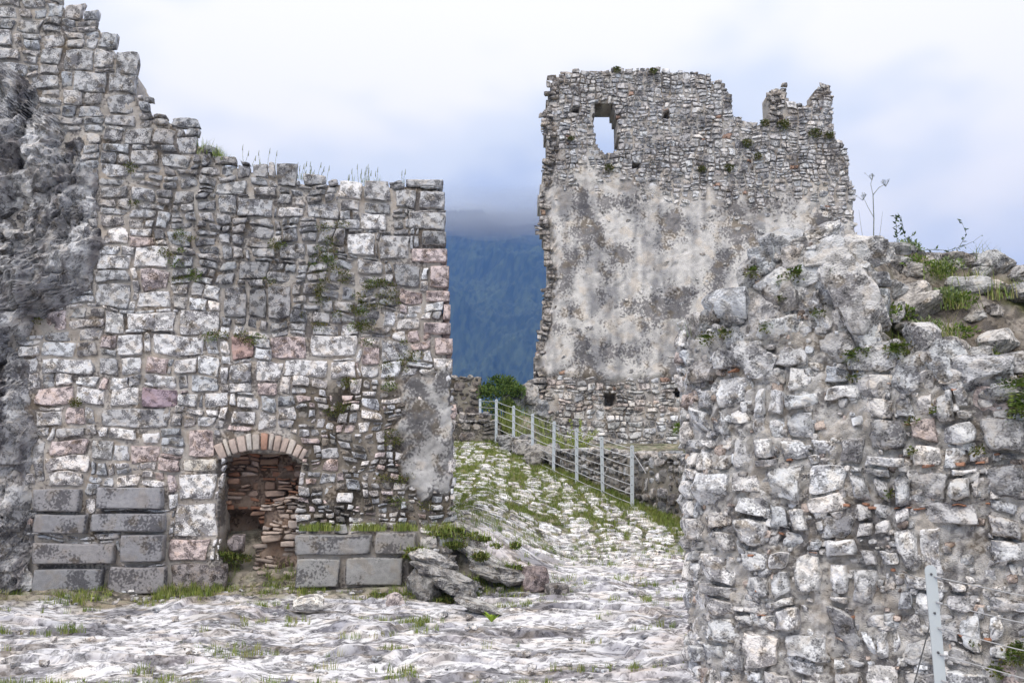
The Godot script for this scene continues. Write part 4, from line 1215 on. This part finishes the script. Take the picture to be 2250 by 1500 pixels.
func scatter(called: String, label: String, spots: Array, mesh: Mesh) -> void:    # spots: [position, height, colour]
	var mm := MultiMesh.new()
	mm.transform_format = MultiMesh.TRANSFORM_3D; mm.use_colors = true; mm.mesh = mesh
	mm.instance_count = spots.size()
	for k in spots.size():
		var h: float = spots[k][1]
		mm.set_instance_transform(k, Transform3D(Basis(Vector3.UP, rng.randf() * TAU).scaled(Vector3(h * 0.9, h, h * 0.9)), spots[k][0]))
		mm.set_instance_color(k, spots[k][2])
	var mi := MultiMeshInstance3D.new(); mi.name = called; mi.multimesh = mm
	add_child(mi)
	tag(mi, label, "grass", "", "stuff")

func grass_col() -> Color:
	var c: Color = [Color(0.20, 0.26, 0.06), Color(0.27, 0.31, 0.08), Color(0.14, 0.20, 0.045), Color(0.32, 0.31, 0.13)][[0, 0, 1, 1, 2, 3][rng.randi() % 6]]
	return vary(c, 0.25)

func leafy_stem(b: Buf, pts: PackedVector3Array, r: float, every: float, l: float, cols: Array, stem_col: Color) -> void:
	tube(b, pts, r, r * 0.5, stem_col, 4)
	for k in pts.size() - 1:
		var n := maxi(1, int(pts[k].distance_to(pts[k + 1]) / every))
		for q in n:
			var p := pts[k].lerp(pts[k + 1], (q + rng.randf()) / n)
			var d := (rand_dir() + (pts[k + 1] - pts[k]).normalized() * 0.5).normalized()
			leaf(b, p, d, d.cross(rand_dir()).normalized(), l * rng.randf_range(0.7, 1.2), l * 0.42, vary(cols[rng.randi() % cols.size()], 0.2))

func fern(b: Buf, at: Vector3, out: Vector3, n: int, l: float, cols: Array) -> void:
	for k in n:
		var d := (out + rand_dir() * 0.75 + Vector3(0, 0.35, 0)).normalized()
		var s := d.cross(Vector3.UP).normalized()
		var len_ := l * rng.randf_range(0.6, 1.1)
		var prev := at
		for q in 7:
			var t := (q + 1) / 7.0
			var p := at + d * len_ * t - Vector3(0, len_ * 0.55 * t * t, 0)
			var w := len_ * 0.24 * (1.1 - t)
			var col := vary(cols[rng.randi() % cols.size()], 0.2)
			leaf(b, p, (s + d * 0.4).normalized(), d, w, w * 0.5, col); leaf(b, p, (-s + d * 0.4).normalized(), d, w, w * 0.5, col)
			prev = p

func plants() -> void:
	var L := Face.new(Vector3(-0.78, 0, -12.5), Vector3(cos(0.105), 0, -sin(0.105)))
	var tuft := tuft_mesh(9, 5)
	# grass of the ramp, thicker along the fence side
	var spots := []
	for k in 34000:
		var z := -rng.randf_range(11.6, 23.6); var x := rng.randf_range(-2.2, 4.2)
		var right := 2.5 - (-z - 17) * 0.407
		if x > right: continue
		var dens := sm(0.0, 0.35, fbm.get_noise_2d(x * 0.9, -z * 0.6) + 0.10) * 0.8
		dens = maxf(dens, 0.16 + 0.30 * sm(14.5, 17.0, -z))
		var edge := sm(1.3, 0.2, right - x)
		dens = maxf(dens, edge * 0.95)
		if -z < 15.2: dens *= 0.35 if edge < 0.4 else 0.8
		if -z < 13.2: dens *= 0.5
		if rng.randf() > dens: continue
		spots.append([Vector3(x, ground_y(x, z) + 0.0, z), rng.randf_range(0.045, 0.085) * (1.5 if edge > 0.6 and rng.randf() < 0.4 else 1.0), grass_col()])
	scatter("path_grass", "short green grass growing between the cobbles of the ramp", spots, tuft)
	# grass on the bare rock and along the wall's foot
	spots = []
	for k in 19000:
		var z := -rng.randf_range(7.2, 12.6); var x := rng.randf_range(-6.6, 1.9)
		var foot := -12.5 - 0.105 * (x + 0.78)
		var near := sm(0.85, 0.25, z - foot) * (1.0 if x < -0.3 else 0.5) * sm(-0.35, 0.25, fbm.get_noise_2d(x * 1.3, 2.0))
		var patch := sm(0.30, 0.46, fbm.get_noise_2d(x * 0.8 + 20, z * 1.5)) * 0.8
		patch = maxf(patch, sm(0.9, 0.2, Vector2((x + 2.3) / 1.3, (z + 7.7) / 0.4).length()) * 1.3)
		patch = maxf(patch, sm(1.0, 0.2, Vector2((x + 4.0) / 1.5, (z + 7.6) / 0.45).length()) * 1.6)
		if rng.randf() > maxf(near * 0.75, patch * 0.55): continue
		spots.append([Vector3(x, ground_y(x, z) + 0.02, z), rng.randf_range(0.04, 0.085) * (1.0 + near * 0.6), grass_col()])
	for k in 260:                                     # the bench top
		var c := L.hit(rng.randf_range(650, 1000), 1168)
		if fbm.get_noise_2d(c.x * 4, 3.0) < -0.05: continue
		var p := L.at(c.x, c.y, rng.randf_range(0.02, 0.34))
		spots.append([p + Vector3(0, 0.02, 0), rng.randf_range(0.05, 0.12), grass_col()])
	scatter("rock_grass", "low green grass growing on the bedrock and the wall foot", spots, tuft)
	# cushions of greenery in the joints of the coursed wall
	var seats := [[830, 640, 42, 34, 7], [790, 700, 50, 26, 6], [705, 585, 28, 40, 5], [420, 602, 26, 16, 3], [385, 565, 16, 22, 2], [722, 520, 22, 22, 3], [893, 795, 16, 34, 4], [858, 835, 12, 34, 3], [760, 842, 22, 14, 2], [470, 738, 24, 8, 2], [560, 745, 30, 10, 2], [600, 540, 30, 16, 2], [165, 888, 24, 6, 2], [740, 900, 40, 18, 3], [800, 640, 50, 40, 4], [700, 640, 16, 40, 3], [860, 960, 12, 40, 2], [840, 1040, 50, 20, 2], [900, 1110, 70, 14, 3], [410, 520, 20, 24, 2], [600, 610, 16, 20, 1], [340, 450, 30, 20, 1], [270, 375, 14, 5, 1], [85, 705, 10, 8, 1], [690, 690, 16, 16, 1]]
	for s in seats:
		for k in int(s[4] * 1.6):
			var c := L.hit(s[0] + rng.randfn() * s[2] * 0.6, s[1] + rng.randfn() * s[3] * 0.6)
			var b := Buf.new()
			var r := rng.randf_range(0.035, 0.095)
			clump(b, L.at(c.x, c.y, 0.05), Vector3(r * 1.4, r * 0.8, 0.028), int(1100 * r), 0.028, OLIVES if rng.randf() < 0.75 else GREENS, L.N * 0.8 + Vector3.UP * 0.4)
			plant("wall_cushion_plant", "small olive cushion plant rooted in a joint of the coursed wall", "cushion plants in the coursed wall", "plant", b)
	# weeds at its foot and in the niche
	var weeds := [[25, 1300, 40, 0.30, 0.1], [130, 1318, 60, 0.22, 0.1], [300, 1318, 60, 0.22, 0.16], [375, 1316, 40, 0.24, 0.16], [520, 1225, 24, 0.16, -0.2], [530, 1280, 30, 0.26, -0.3], [505, 1300, 30, 0.22, -0.1], [480, 1215, 16, 0.10, -0.1], [600, 1320, 60, 0.20, 0.15], [640, 1300, 20, 0.22, 0.2], [760, 1326, 60, 0.18, 0.5], [830, 1318, 60, 0.22, 0.5], [870, 1300, 30, 0.26, 0.5], [950, 1320, 50, 0.24, 0.7], [905, 1215, 16, 0.12, 0.40], [1010, 1170, 40, 0.14, 0.5], [1100, 1190, 30, 0.12, 0.6], [1130, 1300, 30, 0.14, 0.7], [985, 1160, 40, 0.12, 0.3], [1000, 1190, 40, 0.16, 0.45], [1045, 1215, 40, 0.16, 0.4], [1090, 1240, 40, 0.14, 0.4], [945, 1168, 40, 0.14, 0.35], [1020, 1262, 40, 0.14, 0.6], [1110, 1300, 40, 0.12, 0.6], [970, 1305, 40, 0.2, 0.7], [1060, 1180, 30, 0.12, 0.2], [925, 1200, 16, 0.14, 0.5]]
	for s in weeds:
		var c := L.hit(s[0], s[1])
		var b := Buf.new()
		for k in 3:
			var p := L.at(c.x + rng.randfn() * 0.10, c.y - 0.02, s[4] + 0.04)
			clump(b, p, Vector3(s[3] * 0.6, s[3] * rng.randf_range(0.12, 0.36), s[3] * 0.4), int(200 * s[3] / 0.2), 0.034, GREENS + OLIVES)
			for q in 14: blade(b, p + Vector3(rng.randfn() * s[3] * 0.5, 0, rng.randfn() * 0.08), rng.randf_range(0.05, 0.16), Vector3(rng.randfn() * 0.6, 0, rng.randfn() * 0.5), 0.008, grass_col())
		plant("leafy_weed", "leafy green weed at the foot of the coursed wall", "weeds at the wall's foot", "plant", b)
	# a dock plant on the bare rock
	var dk := Buf.new()
	var dp := point_px(1080, 1385, 10.4); dp.y = ground_y(dp.x, dp.z) + 0.03
	for k in 12:
		var an := rng.randf() * TAU
		var d := Vector3(cos(an) * 0.6, rng.randf_range(0.5, 1.2), sin(an) * 0.6).normalized()
		leaf(dk, dp, d, d.cross(Vector3.UP).normalized(), rng.randf_range(0.10, 0.17), 0.05, vary(Color(0.30, 0.42, 0.05), 0.15))
	plant("dock_plant", "bright yellow-green dock plant growing on the bare rock", "", "plant", dk)
	# grass heads along the top of the wall
	var gt := Buf.new()
	var gp := L.hit(462, 338)
	for k in 420:
		var q := L.at(gp.x + rng.randf_range(-0.18, 0.17), gp.y - 0.05 - rng.randf() * 0.05, -0.1 + rng.randf_range(-0.15, 0.15))
		q.y += maxf(0, 0.22 - absf(q.x - L.at(gp.x - 0.1, 0, 0).x) * 0.9) * 0.5
		blade(gt, q, rng.randf_range(0.08, 0.20), Vector3(rng.randfn() * 0.5 + 0.2, 0, rng.randfn() * 0.4), 0.008, vary(Color(0.28, 0.34, 0.12), 0.25))
	plant("grass_tussock", "pale green grass tussock on the sloping top of the coursed wall", "", "plant", gt)
	for g in [[430, 300, 1], [545, 348, 3], [568, 350, 2], [590, 352, 1], [660, 380, 5], [680, 382, 6], [710, 384, 4], [770, 388, 3], [800, 388, 6], [812, 388, 4], [835, 388, 2], [880, 388, 2]]:
		var b := Buf.new()
		for k in g[2]:
			var c := L.hit(g[0] + rng.randfn() * 8, g[1])
			var p := L.at(c.x, c.y - 0.06, -0.15 + rng.randf_range(-0.1, 0.1))
			var h := rng.randf_range(0.12, 0.27)
			var top := p + Vector3(rng.randf_range(-0.03, 0.06), h, 0)
			tube(b, PackedVector3Array([p, p.lerp(top, 0.5) + Vector3(-0.005, 0, 0), top]), 0.0025, 0.0018, Color(0.20, 0.22, 0.10), 4)
			tube(b, PackedVector3Array([top - Vector3(0, 0.05, 0), top, top + Vector3(0.006, 0.03, 0)]), 0.006, 0.002, Color(0.17, 0.19, 0.10), 5)
			for q in 3: blade(b, p + Vector3(rng.randfn() * 0.02, 0, 0), rng.randf_range(0.06, 0.13), Vector3(rng.randfn() * 0.6, 0, rng.randfn() * 0.3), 0.006, vary(Color(0.2, 0.25, 0.09), 0.2))
		plant("wall_top_grass", "thin seeding grass stems standing on the coursed wall's level top", "grass stems on the wall top", "grass", b)
	# bushes by the head of the ramp
	var bush := thing("green_bush", "round dark green bush behind the upper fence posts", "bush", point_px(1100, 905, 24.9))
	var bb := Buf.new(); var bs := Buf.new()
	for k in 26:
		var e := rand_dir(); e.y = absf(e.y)
		clump(bb, point_px(1100, 870, 24.9) + e * Vector3(0.52, 0.40, 0.45), Vector3(0.20, 0.16, 0.20), 150, 0.075, [Color(0.10, 0.16, 0.04), Color(0.06, 0.10, 0.03), Color(0.16, 0.22, 0.06)])
	for k in 5: tube(bs, PackedVector3Array([point_px(1100, 925, 24.9) + Vector3(rng.randfn() * 0.06, 0, 0), point_px(1100, 880, 24.9) + rand_dir() * 0.25]), 0.02, 0.008, Color(0.16, 0.12, 0.08), 5)
	part("foliage", bb, M.leaf, bush); part("stems", bs, M.stem, bush, "stuff")
	var low_bush := thing("low_bush", "low leafy bush at the foot of the upper fence posts", "bush", point_px(1092, 950, 24.5))
	var lb := Buf.new()
	for k in 34: clump(lb, point_px(1062 + rng.randf() * 75, 885 + rng.randf() * 62, 24.5), Vector3(0.16, 0.14, 0.16), 80, 0.07, [Color(0.10, 0.15, 0.04), Color(0.20, 0.24, 0.07), Color(0.14, 0.2, 0.05)])
	part("foliage", lb, M.leaf, low_bush)
	var ls := Buf.new()
	for k in 4: tube(ls, PackedVector3Array([point_px(1092 + k * 6, 962, 24.5), point_px(1075 + k * 16, 910, 24.5)]), 0.014, 0.006, Color(0.16, 0.12, 0.08), 5)
	part("stems", ls, M.stem, low_bush, "stuff")
	var shrub := thing("pale_shrub", "loose yellow-green shrub between the fence and the tower foot", "bush", point_px(1265, 1010, 21.5))
	var sb := Buf.new(); var ss := Buf.new()
	for k in 16:
		var root := point_px(1268 + rng.randfn() * 8, 1015, 21.5)
		var tip := point_px(1268 + rng.randfn() * 26, 920 + rng.randf() * 50, 21.5 + rng.randfn() * 0.2)
		var mid := root.lerp(tip, 0.5) + Vector3(rng.randfn() * 0.05, 0.05, 0)
		leafy_stem(sb, PackedVector3Array([root, mid, tip]), 0.006, 0.012, 0.06, [Color(0.30, 0.36, 0.07), Color(0.22, 0.30, 0.05), Color(0.36, 0.38, 0.12)], Color(0.2, 0.2, 0.08))
	part("foliage", sb, M.leaf, shrub)
	tube(ss, PackedVector3Array([point_px(1268, 1030, 21.5), point_px(1266, 985, 21.5)]), 0.02, 0.01, Color(0.2, 0.16, 0.1), 5)
	part("stem", ss, M.stem, shrub)
	for g in [[1085, 890, 24.6, 0.4], [1135, 905, 24.4, 0.4], [1175, 930, 23.6, 0.4], [1215, 955, 22.6, 0.35], [1130, 925, 23.6, 0.4], [1110, 930, 23.9, 0.40], [1150, 950, 22.9, 0.40], [1190, 970, 22.0, 0.36], [1075, 915, 24.4, 0.3], [1205, 975, 21.4, 0.25]]:
		var b := Buf.new()
		var p := point_px(g[0], g[1] + 20, g[2])
		p.y = minf(p.y, ground_y(p.x, p.z) + 0.02)
		for k in 260: blade(b, p + Vector3(rng.randfn() * g[3] * 0.5, 0, rng.randfn() * 0.2), rng.randf_range(0.15, 0.5), Vector3(rng.randfn() * 0.4, 0, rng.randfn() * 0.4), 0.016, vary(Color(0.22, 0.26, 0.08), 0.3))
		plant("tall_grass_clump", "clump of tall yellowish grass under the upper fence cables", "tall grass under the fence", "grass", b)
	# ferns and cushions on the rubble wall
	var R := RW
	var ferns := [[1660, 600, 0.15, 12], [1600, 740, 0.17, 12], [1618, 730, 0.12, 8], [1755, 605, 0.17, 14], [1720, 620, 0.12, 8], [1838, 592, 0.13, 8], [1880, 785, 0.17, 14], [1905, 775, 0.12, 8], [1970, 772, 0.18, 14], [1990, 765, 0.14, 10], [1535, 930, 0.13, 9], [1800, 690, 0.12, 8], [2008, 930, 0.10, 7], [1880, 830, 0.10, 7], [2010, 990, 0.08, 6], [1955, 1085, 0.08, 6], [2150, 990, 0.10, 6], [2060, 900, 0.08, 6], [1690, 720, 0.12, 8], [1720, 660, 0.10, 8], [2242, 860, 0.28, 30], [2250, 900, 0.24, 20], [2225, 1440, 0.16, 14], [2245, 1420, 0.18, 14], [2195, 1470, 0.14, 10], [2140, 1410, 0.06, 6]]
	for s in ferns:
		var c := R.hit(s[0], s[1])
		if c.x < R.bend_u: c.x = R.bend_u - (R.bend_u - c.x) * 2.2
		var b := Buf.new()
		fern(b, R.at(c.x, c.y, 0.06), R.N, s[3], s[2], GREENS if s[0] > 1560 else [Color(0.16, 0.26, 0.04)])
		clump(b, R.at(c.x, c.y, 0.05), Vector3(s[2] * 0.5, s[2] * 0.35, 0.05), int(s[2] * 500), 0.028, OLIVES, R.N)
		plant("wall_fern", "small green fern rooted in a joint of the rubble wall", "ferns in the rubble wall", "fern", b)
	# plants of the bank: positions along the wall and behind its face
	for k in 210:
		var u := rng.randf_range(R.hit(1930, 700).x - 0.5, 3.9); var w := pow(rng.randf(), 0.8) * 2.1 + 0.15
		var p := R.at(u, 0, -w); p.y = bank_y(u, w)
		if u < R.hit(1930, 700).x and w < 0.7: continue
		var b := Buf.new()
		var kind: int = [0, 2, 3, 4, 4, 4][rng.randi() % 6]
		if kind < 2:
			for q in 70: blade(b, p + Vector3(rng.randfn() * 0.07, -0.01, rng.randfn() * 0.07), rng.randf_range(0.06, 0.22), Vector3(rng.randfn() * 0.7, 0, rng.randfn() * 0.7), 0.007, vary([Color(0.22, 0.28, 0.08), Color(0.36, 0.34, 0.16), Color(0.15, 0.22, 0.05)][rng.randi() % 3], 0.25))
			plant("bank_grass", "tuft of mixed green and straw grass on the earth bank", "grass tufts on the bank", "grass", b)
		elif kind < 4:
			clump(b, p + Vector3(0, 0.04, 0), Vector3(0.13, 0.07, 0.13), 170, 0.035, GREENS if kind == 2 else [Color(0.20, 0.25, 0.12), Color(0.30, 0.36, 0.22), Color(0.16, 0.2, 0.08)])
			plant("bank_herb", "low green herb cushion on the earth bank", "herbs on the bank", "plant", b)
		else:
			add_rock(b, p, Vector3(0.12, 0.07, 0.10) * rng.randf_range(0.5, 1.9), Basis(Vector3.UP, rng.randf() * 3), vary(Color(0.50, 0.49, 0.48), 0.2), 700 + k, {"n": 6})
			b.flatten()
			var mi := part(numbered("bank_stone"), b, M.stone, self)
			tag(mi, "grey stone lying loose on the earth bank", "rock", "stones on the bank")
	rock_thing("crest_boulder", "big pitted grey boulder on the crest of the earth bank", "", point_px(2235, 655, 8.2), Vector3(0.36, 0.15, 0.3), Basis(Vector3.BACK, -0.15), Color(0.46, 0.45, 0.45), 801, {"n": 10, "rough": 0.2})
	for s in [[1958, 590, 7.9, 26, 20], [1968, 640, 7.6, 24, 22], [1962, 690, 7.35, 26, 24], [1985, 720, 7.3, 22, 16], [1945, 560, 8.1, 24, 16]]:
		rock_thing("shoulder_stone", "grey stone tucked behind the big leaning boulder of the rubble wall", "stones behind the leaning boulder", point_px(s[0], s[1], s[2]), Vector3(s[3], s[4], s[3]) * 1.15 * s[2] / FOCAL, Basis(Vector3.UP, rng.randf() * 3), vary(Color(0.52, 0.51, 0.50), 0.15), 850 + s[1], {"n": 8, "rough": 0.12})
	rock_thing("crest_slab", "flat grey slab on the crest of the earth bank", "", point_px(2120, 604, 8.3), Vector3(0.30, 0.06, 0.3), Basis(Vector3.BACK, -0.05), Color(0.42, 0.41, 0.39), 802, {"n": 9, "rough": 0.15})
	rock_thing("crest_stone", "pale stone half buried in the crest of the earth bank", "", point_px(2025, 580, 8.2), Vector3(0.13, 0.07, 0.13), Basis(), Color(0.56, 0.54, 0.50), 803, {"n": 7})
	var D := 8.2
	var dry := Color(0.17, 0.19, 0.17)
	# umbel
	var um := thing("umbel_plant", "tall dry umbel plant against the sky above the rubble wall", "plant", point_px(1920, 545, D))
	var us := Buf.new()
	tube(us, PackedVector3Array([point_px(1920, 550, D), point_px(1921, 480, D), point_px(1919, 425, D)]), 0.006, 0.004, dry, 5)
	var heads := [[1917, 388], [1947, 402], [1897, 432]]
	tube(us, PackedVector3Array([point_px(1919, 428, D), point_px(1914, 405, D), point_px(1917, 392, D)]), 0.0035, 0.002, dry, 4)
	tube(us, PackedVector3Array([point_px(1919, 428, D), point_px(1932, 412, D), point_px(1945, 405, D)]), 0.0035, 0.002, dry, 4)
	tube(us, PackedVector3Array([point_px(1922, 480, D), point_px(1908, 455, D), point_px(1899, 436, D)]), 0.0035, 0.002, dry, 4)
	tube(us, PackedVector3Array([point_px(1900, 545, D), point_px(1893, 500, D), point_px(1888, 462, D)]), 0.003, 0.001, dry, 4)
	tube(us, PackedVector3Array([point_px(1930, 545, D), point_px(1936, 500, D), point_px(1940, 465, D)]), 0.003, 0.001, dry, 4)
	part("stem", us, M.stem, um)
	for h in heads:
		var b := Buf.new()
		var base := point_px(h[0], h[1] + 8, D)
		for k in 12:
			var tip := point_px(h[0] + rng.randfn() * 7, h[1] - rng.randf() * 8, D + rng.randfn() * 0.02)
			tube(b, PackedVector3Array([base, tip]), 0.0015, 0.0012, dry, 4)
			clump(b, tip, Vector3(0.008, 0.006, 0.008), 7, 0.008, [Color(0.10, 0.11, 0.10)])
		part("flower_head", b, M.leaf, um, "", heads.find(h))
	var sp := thing("leafy_sprig", "upright leafy sprig against the sky on the bank's crest", "plant", point_px(1980, 560, D))
	var spb := Buf.new()
	var sky_leaf := [Color(0.07, 0.11, 0.06), Color(0.10, 0.14, 0.07), Color(0.05, 0.08, 0.05)]
	leafy_stem(spb, PackedVector3Array([point_px(1970, 560, D), point_px(1972, 520, D), point_px(1968, 470, D)]), 0.004, 0.012, 0.05, sky_leaf, dry)
	leafy_stem(spb, PackedVector3Array([point_px(2015, 555, D), point_px(1990, 520, D), point_px(1980, 475, D)]), 0.004, 0.012, 0.05, sky_leaf, dry)
	leafy_stem(spb, PackedVector3Array([point_px(2015, 555, D), point_px(1998, 522, D), point_px(2010, 515, D)]), 0.004, 0.012, 0.05, sky_leaf, dry)
	part("leaves", spb, M.leaf, sp, "stuff")
	var br := thing("trailing_branch", "trailing leafy branch reaching into the sky from the bank", "plant", point_px(2010, 560, D))
	var brb := Buf.new()
	leafy_stem(brb, PackedVector3Array([point_px(2005, 555, D), point_px(2040, 548, D), point_px(2085, 550, D), point_px(2120, 540, D)]), 0.004, 0.03, 0.055, sky_leaf, dry)
	leafy_stem(brb, PackedVector3Array([point_px(2105, 548, D), point_px(2125, 515, D), point_px(2112, 482, D)]), 0.003, 0.025, 0.04, sky_leaf, dry)
	leafy_stem(brb, PackedVector3Array([point_px(2118, 540, D), point_px(2140, 530, D), point_px(2160, 515, D)]), 0.002, 0.08, 0.02, sky_leaf, dry)
	part("leaves", brb, M.leaf, br, "stuff")
	# grass on the shoulder left of the rubble wall's top, moss on the tower
	for s in [[1545, 715, 7.9], [1570, 720, 7.9], [1520, 725, 8.1]]:
		var b := Buf.new()
		for k in 40: blade(b, point_px(s[0] + rng.randfn() * 14, s[1] + 25, s[2]), rng.randf_range(0.06, 0.2), Vector3(rng.randfn() * 0.7 - 0.2, 0, rng.randfn() * 0.5), 0.005, vary(Color(0.26, 0.30, 0.14), 0.25))
		plant("wall_top_grass", "fine pale grass on the low shoulder of the rubble wall", "grass on the rubble wall's shoulder", "grass", b)
	var T := Face.new(Vector3(0.8, 0, -26), Vector3(1, 0, 0))
	for s in [[1338, 370, 10], [1640, 315, 12], [1600, 370, 10], [1540, 373, 9], [1720, 275, 16], [1790, 295, 14], [1680, 272, 10], [1355, 155, 8], [1435, 158, 8], [1665, 345, 8], [1820, 300, 12], [1255, 305, 6]]:
		var c := T.hit(s[0], s[1])
		var b := Buf.new()
		clump(b, T.at(c.x, c.y, 0.08), Vector3(s[2] * 0.0125, s[2] * 0.009, 0.08), s[2] * 16, 0.06, OLIVES, T.N)
		plant("tower_moss_plant", "small olive plant growing from the tower masonry", "plants on the tower", "plant", b)
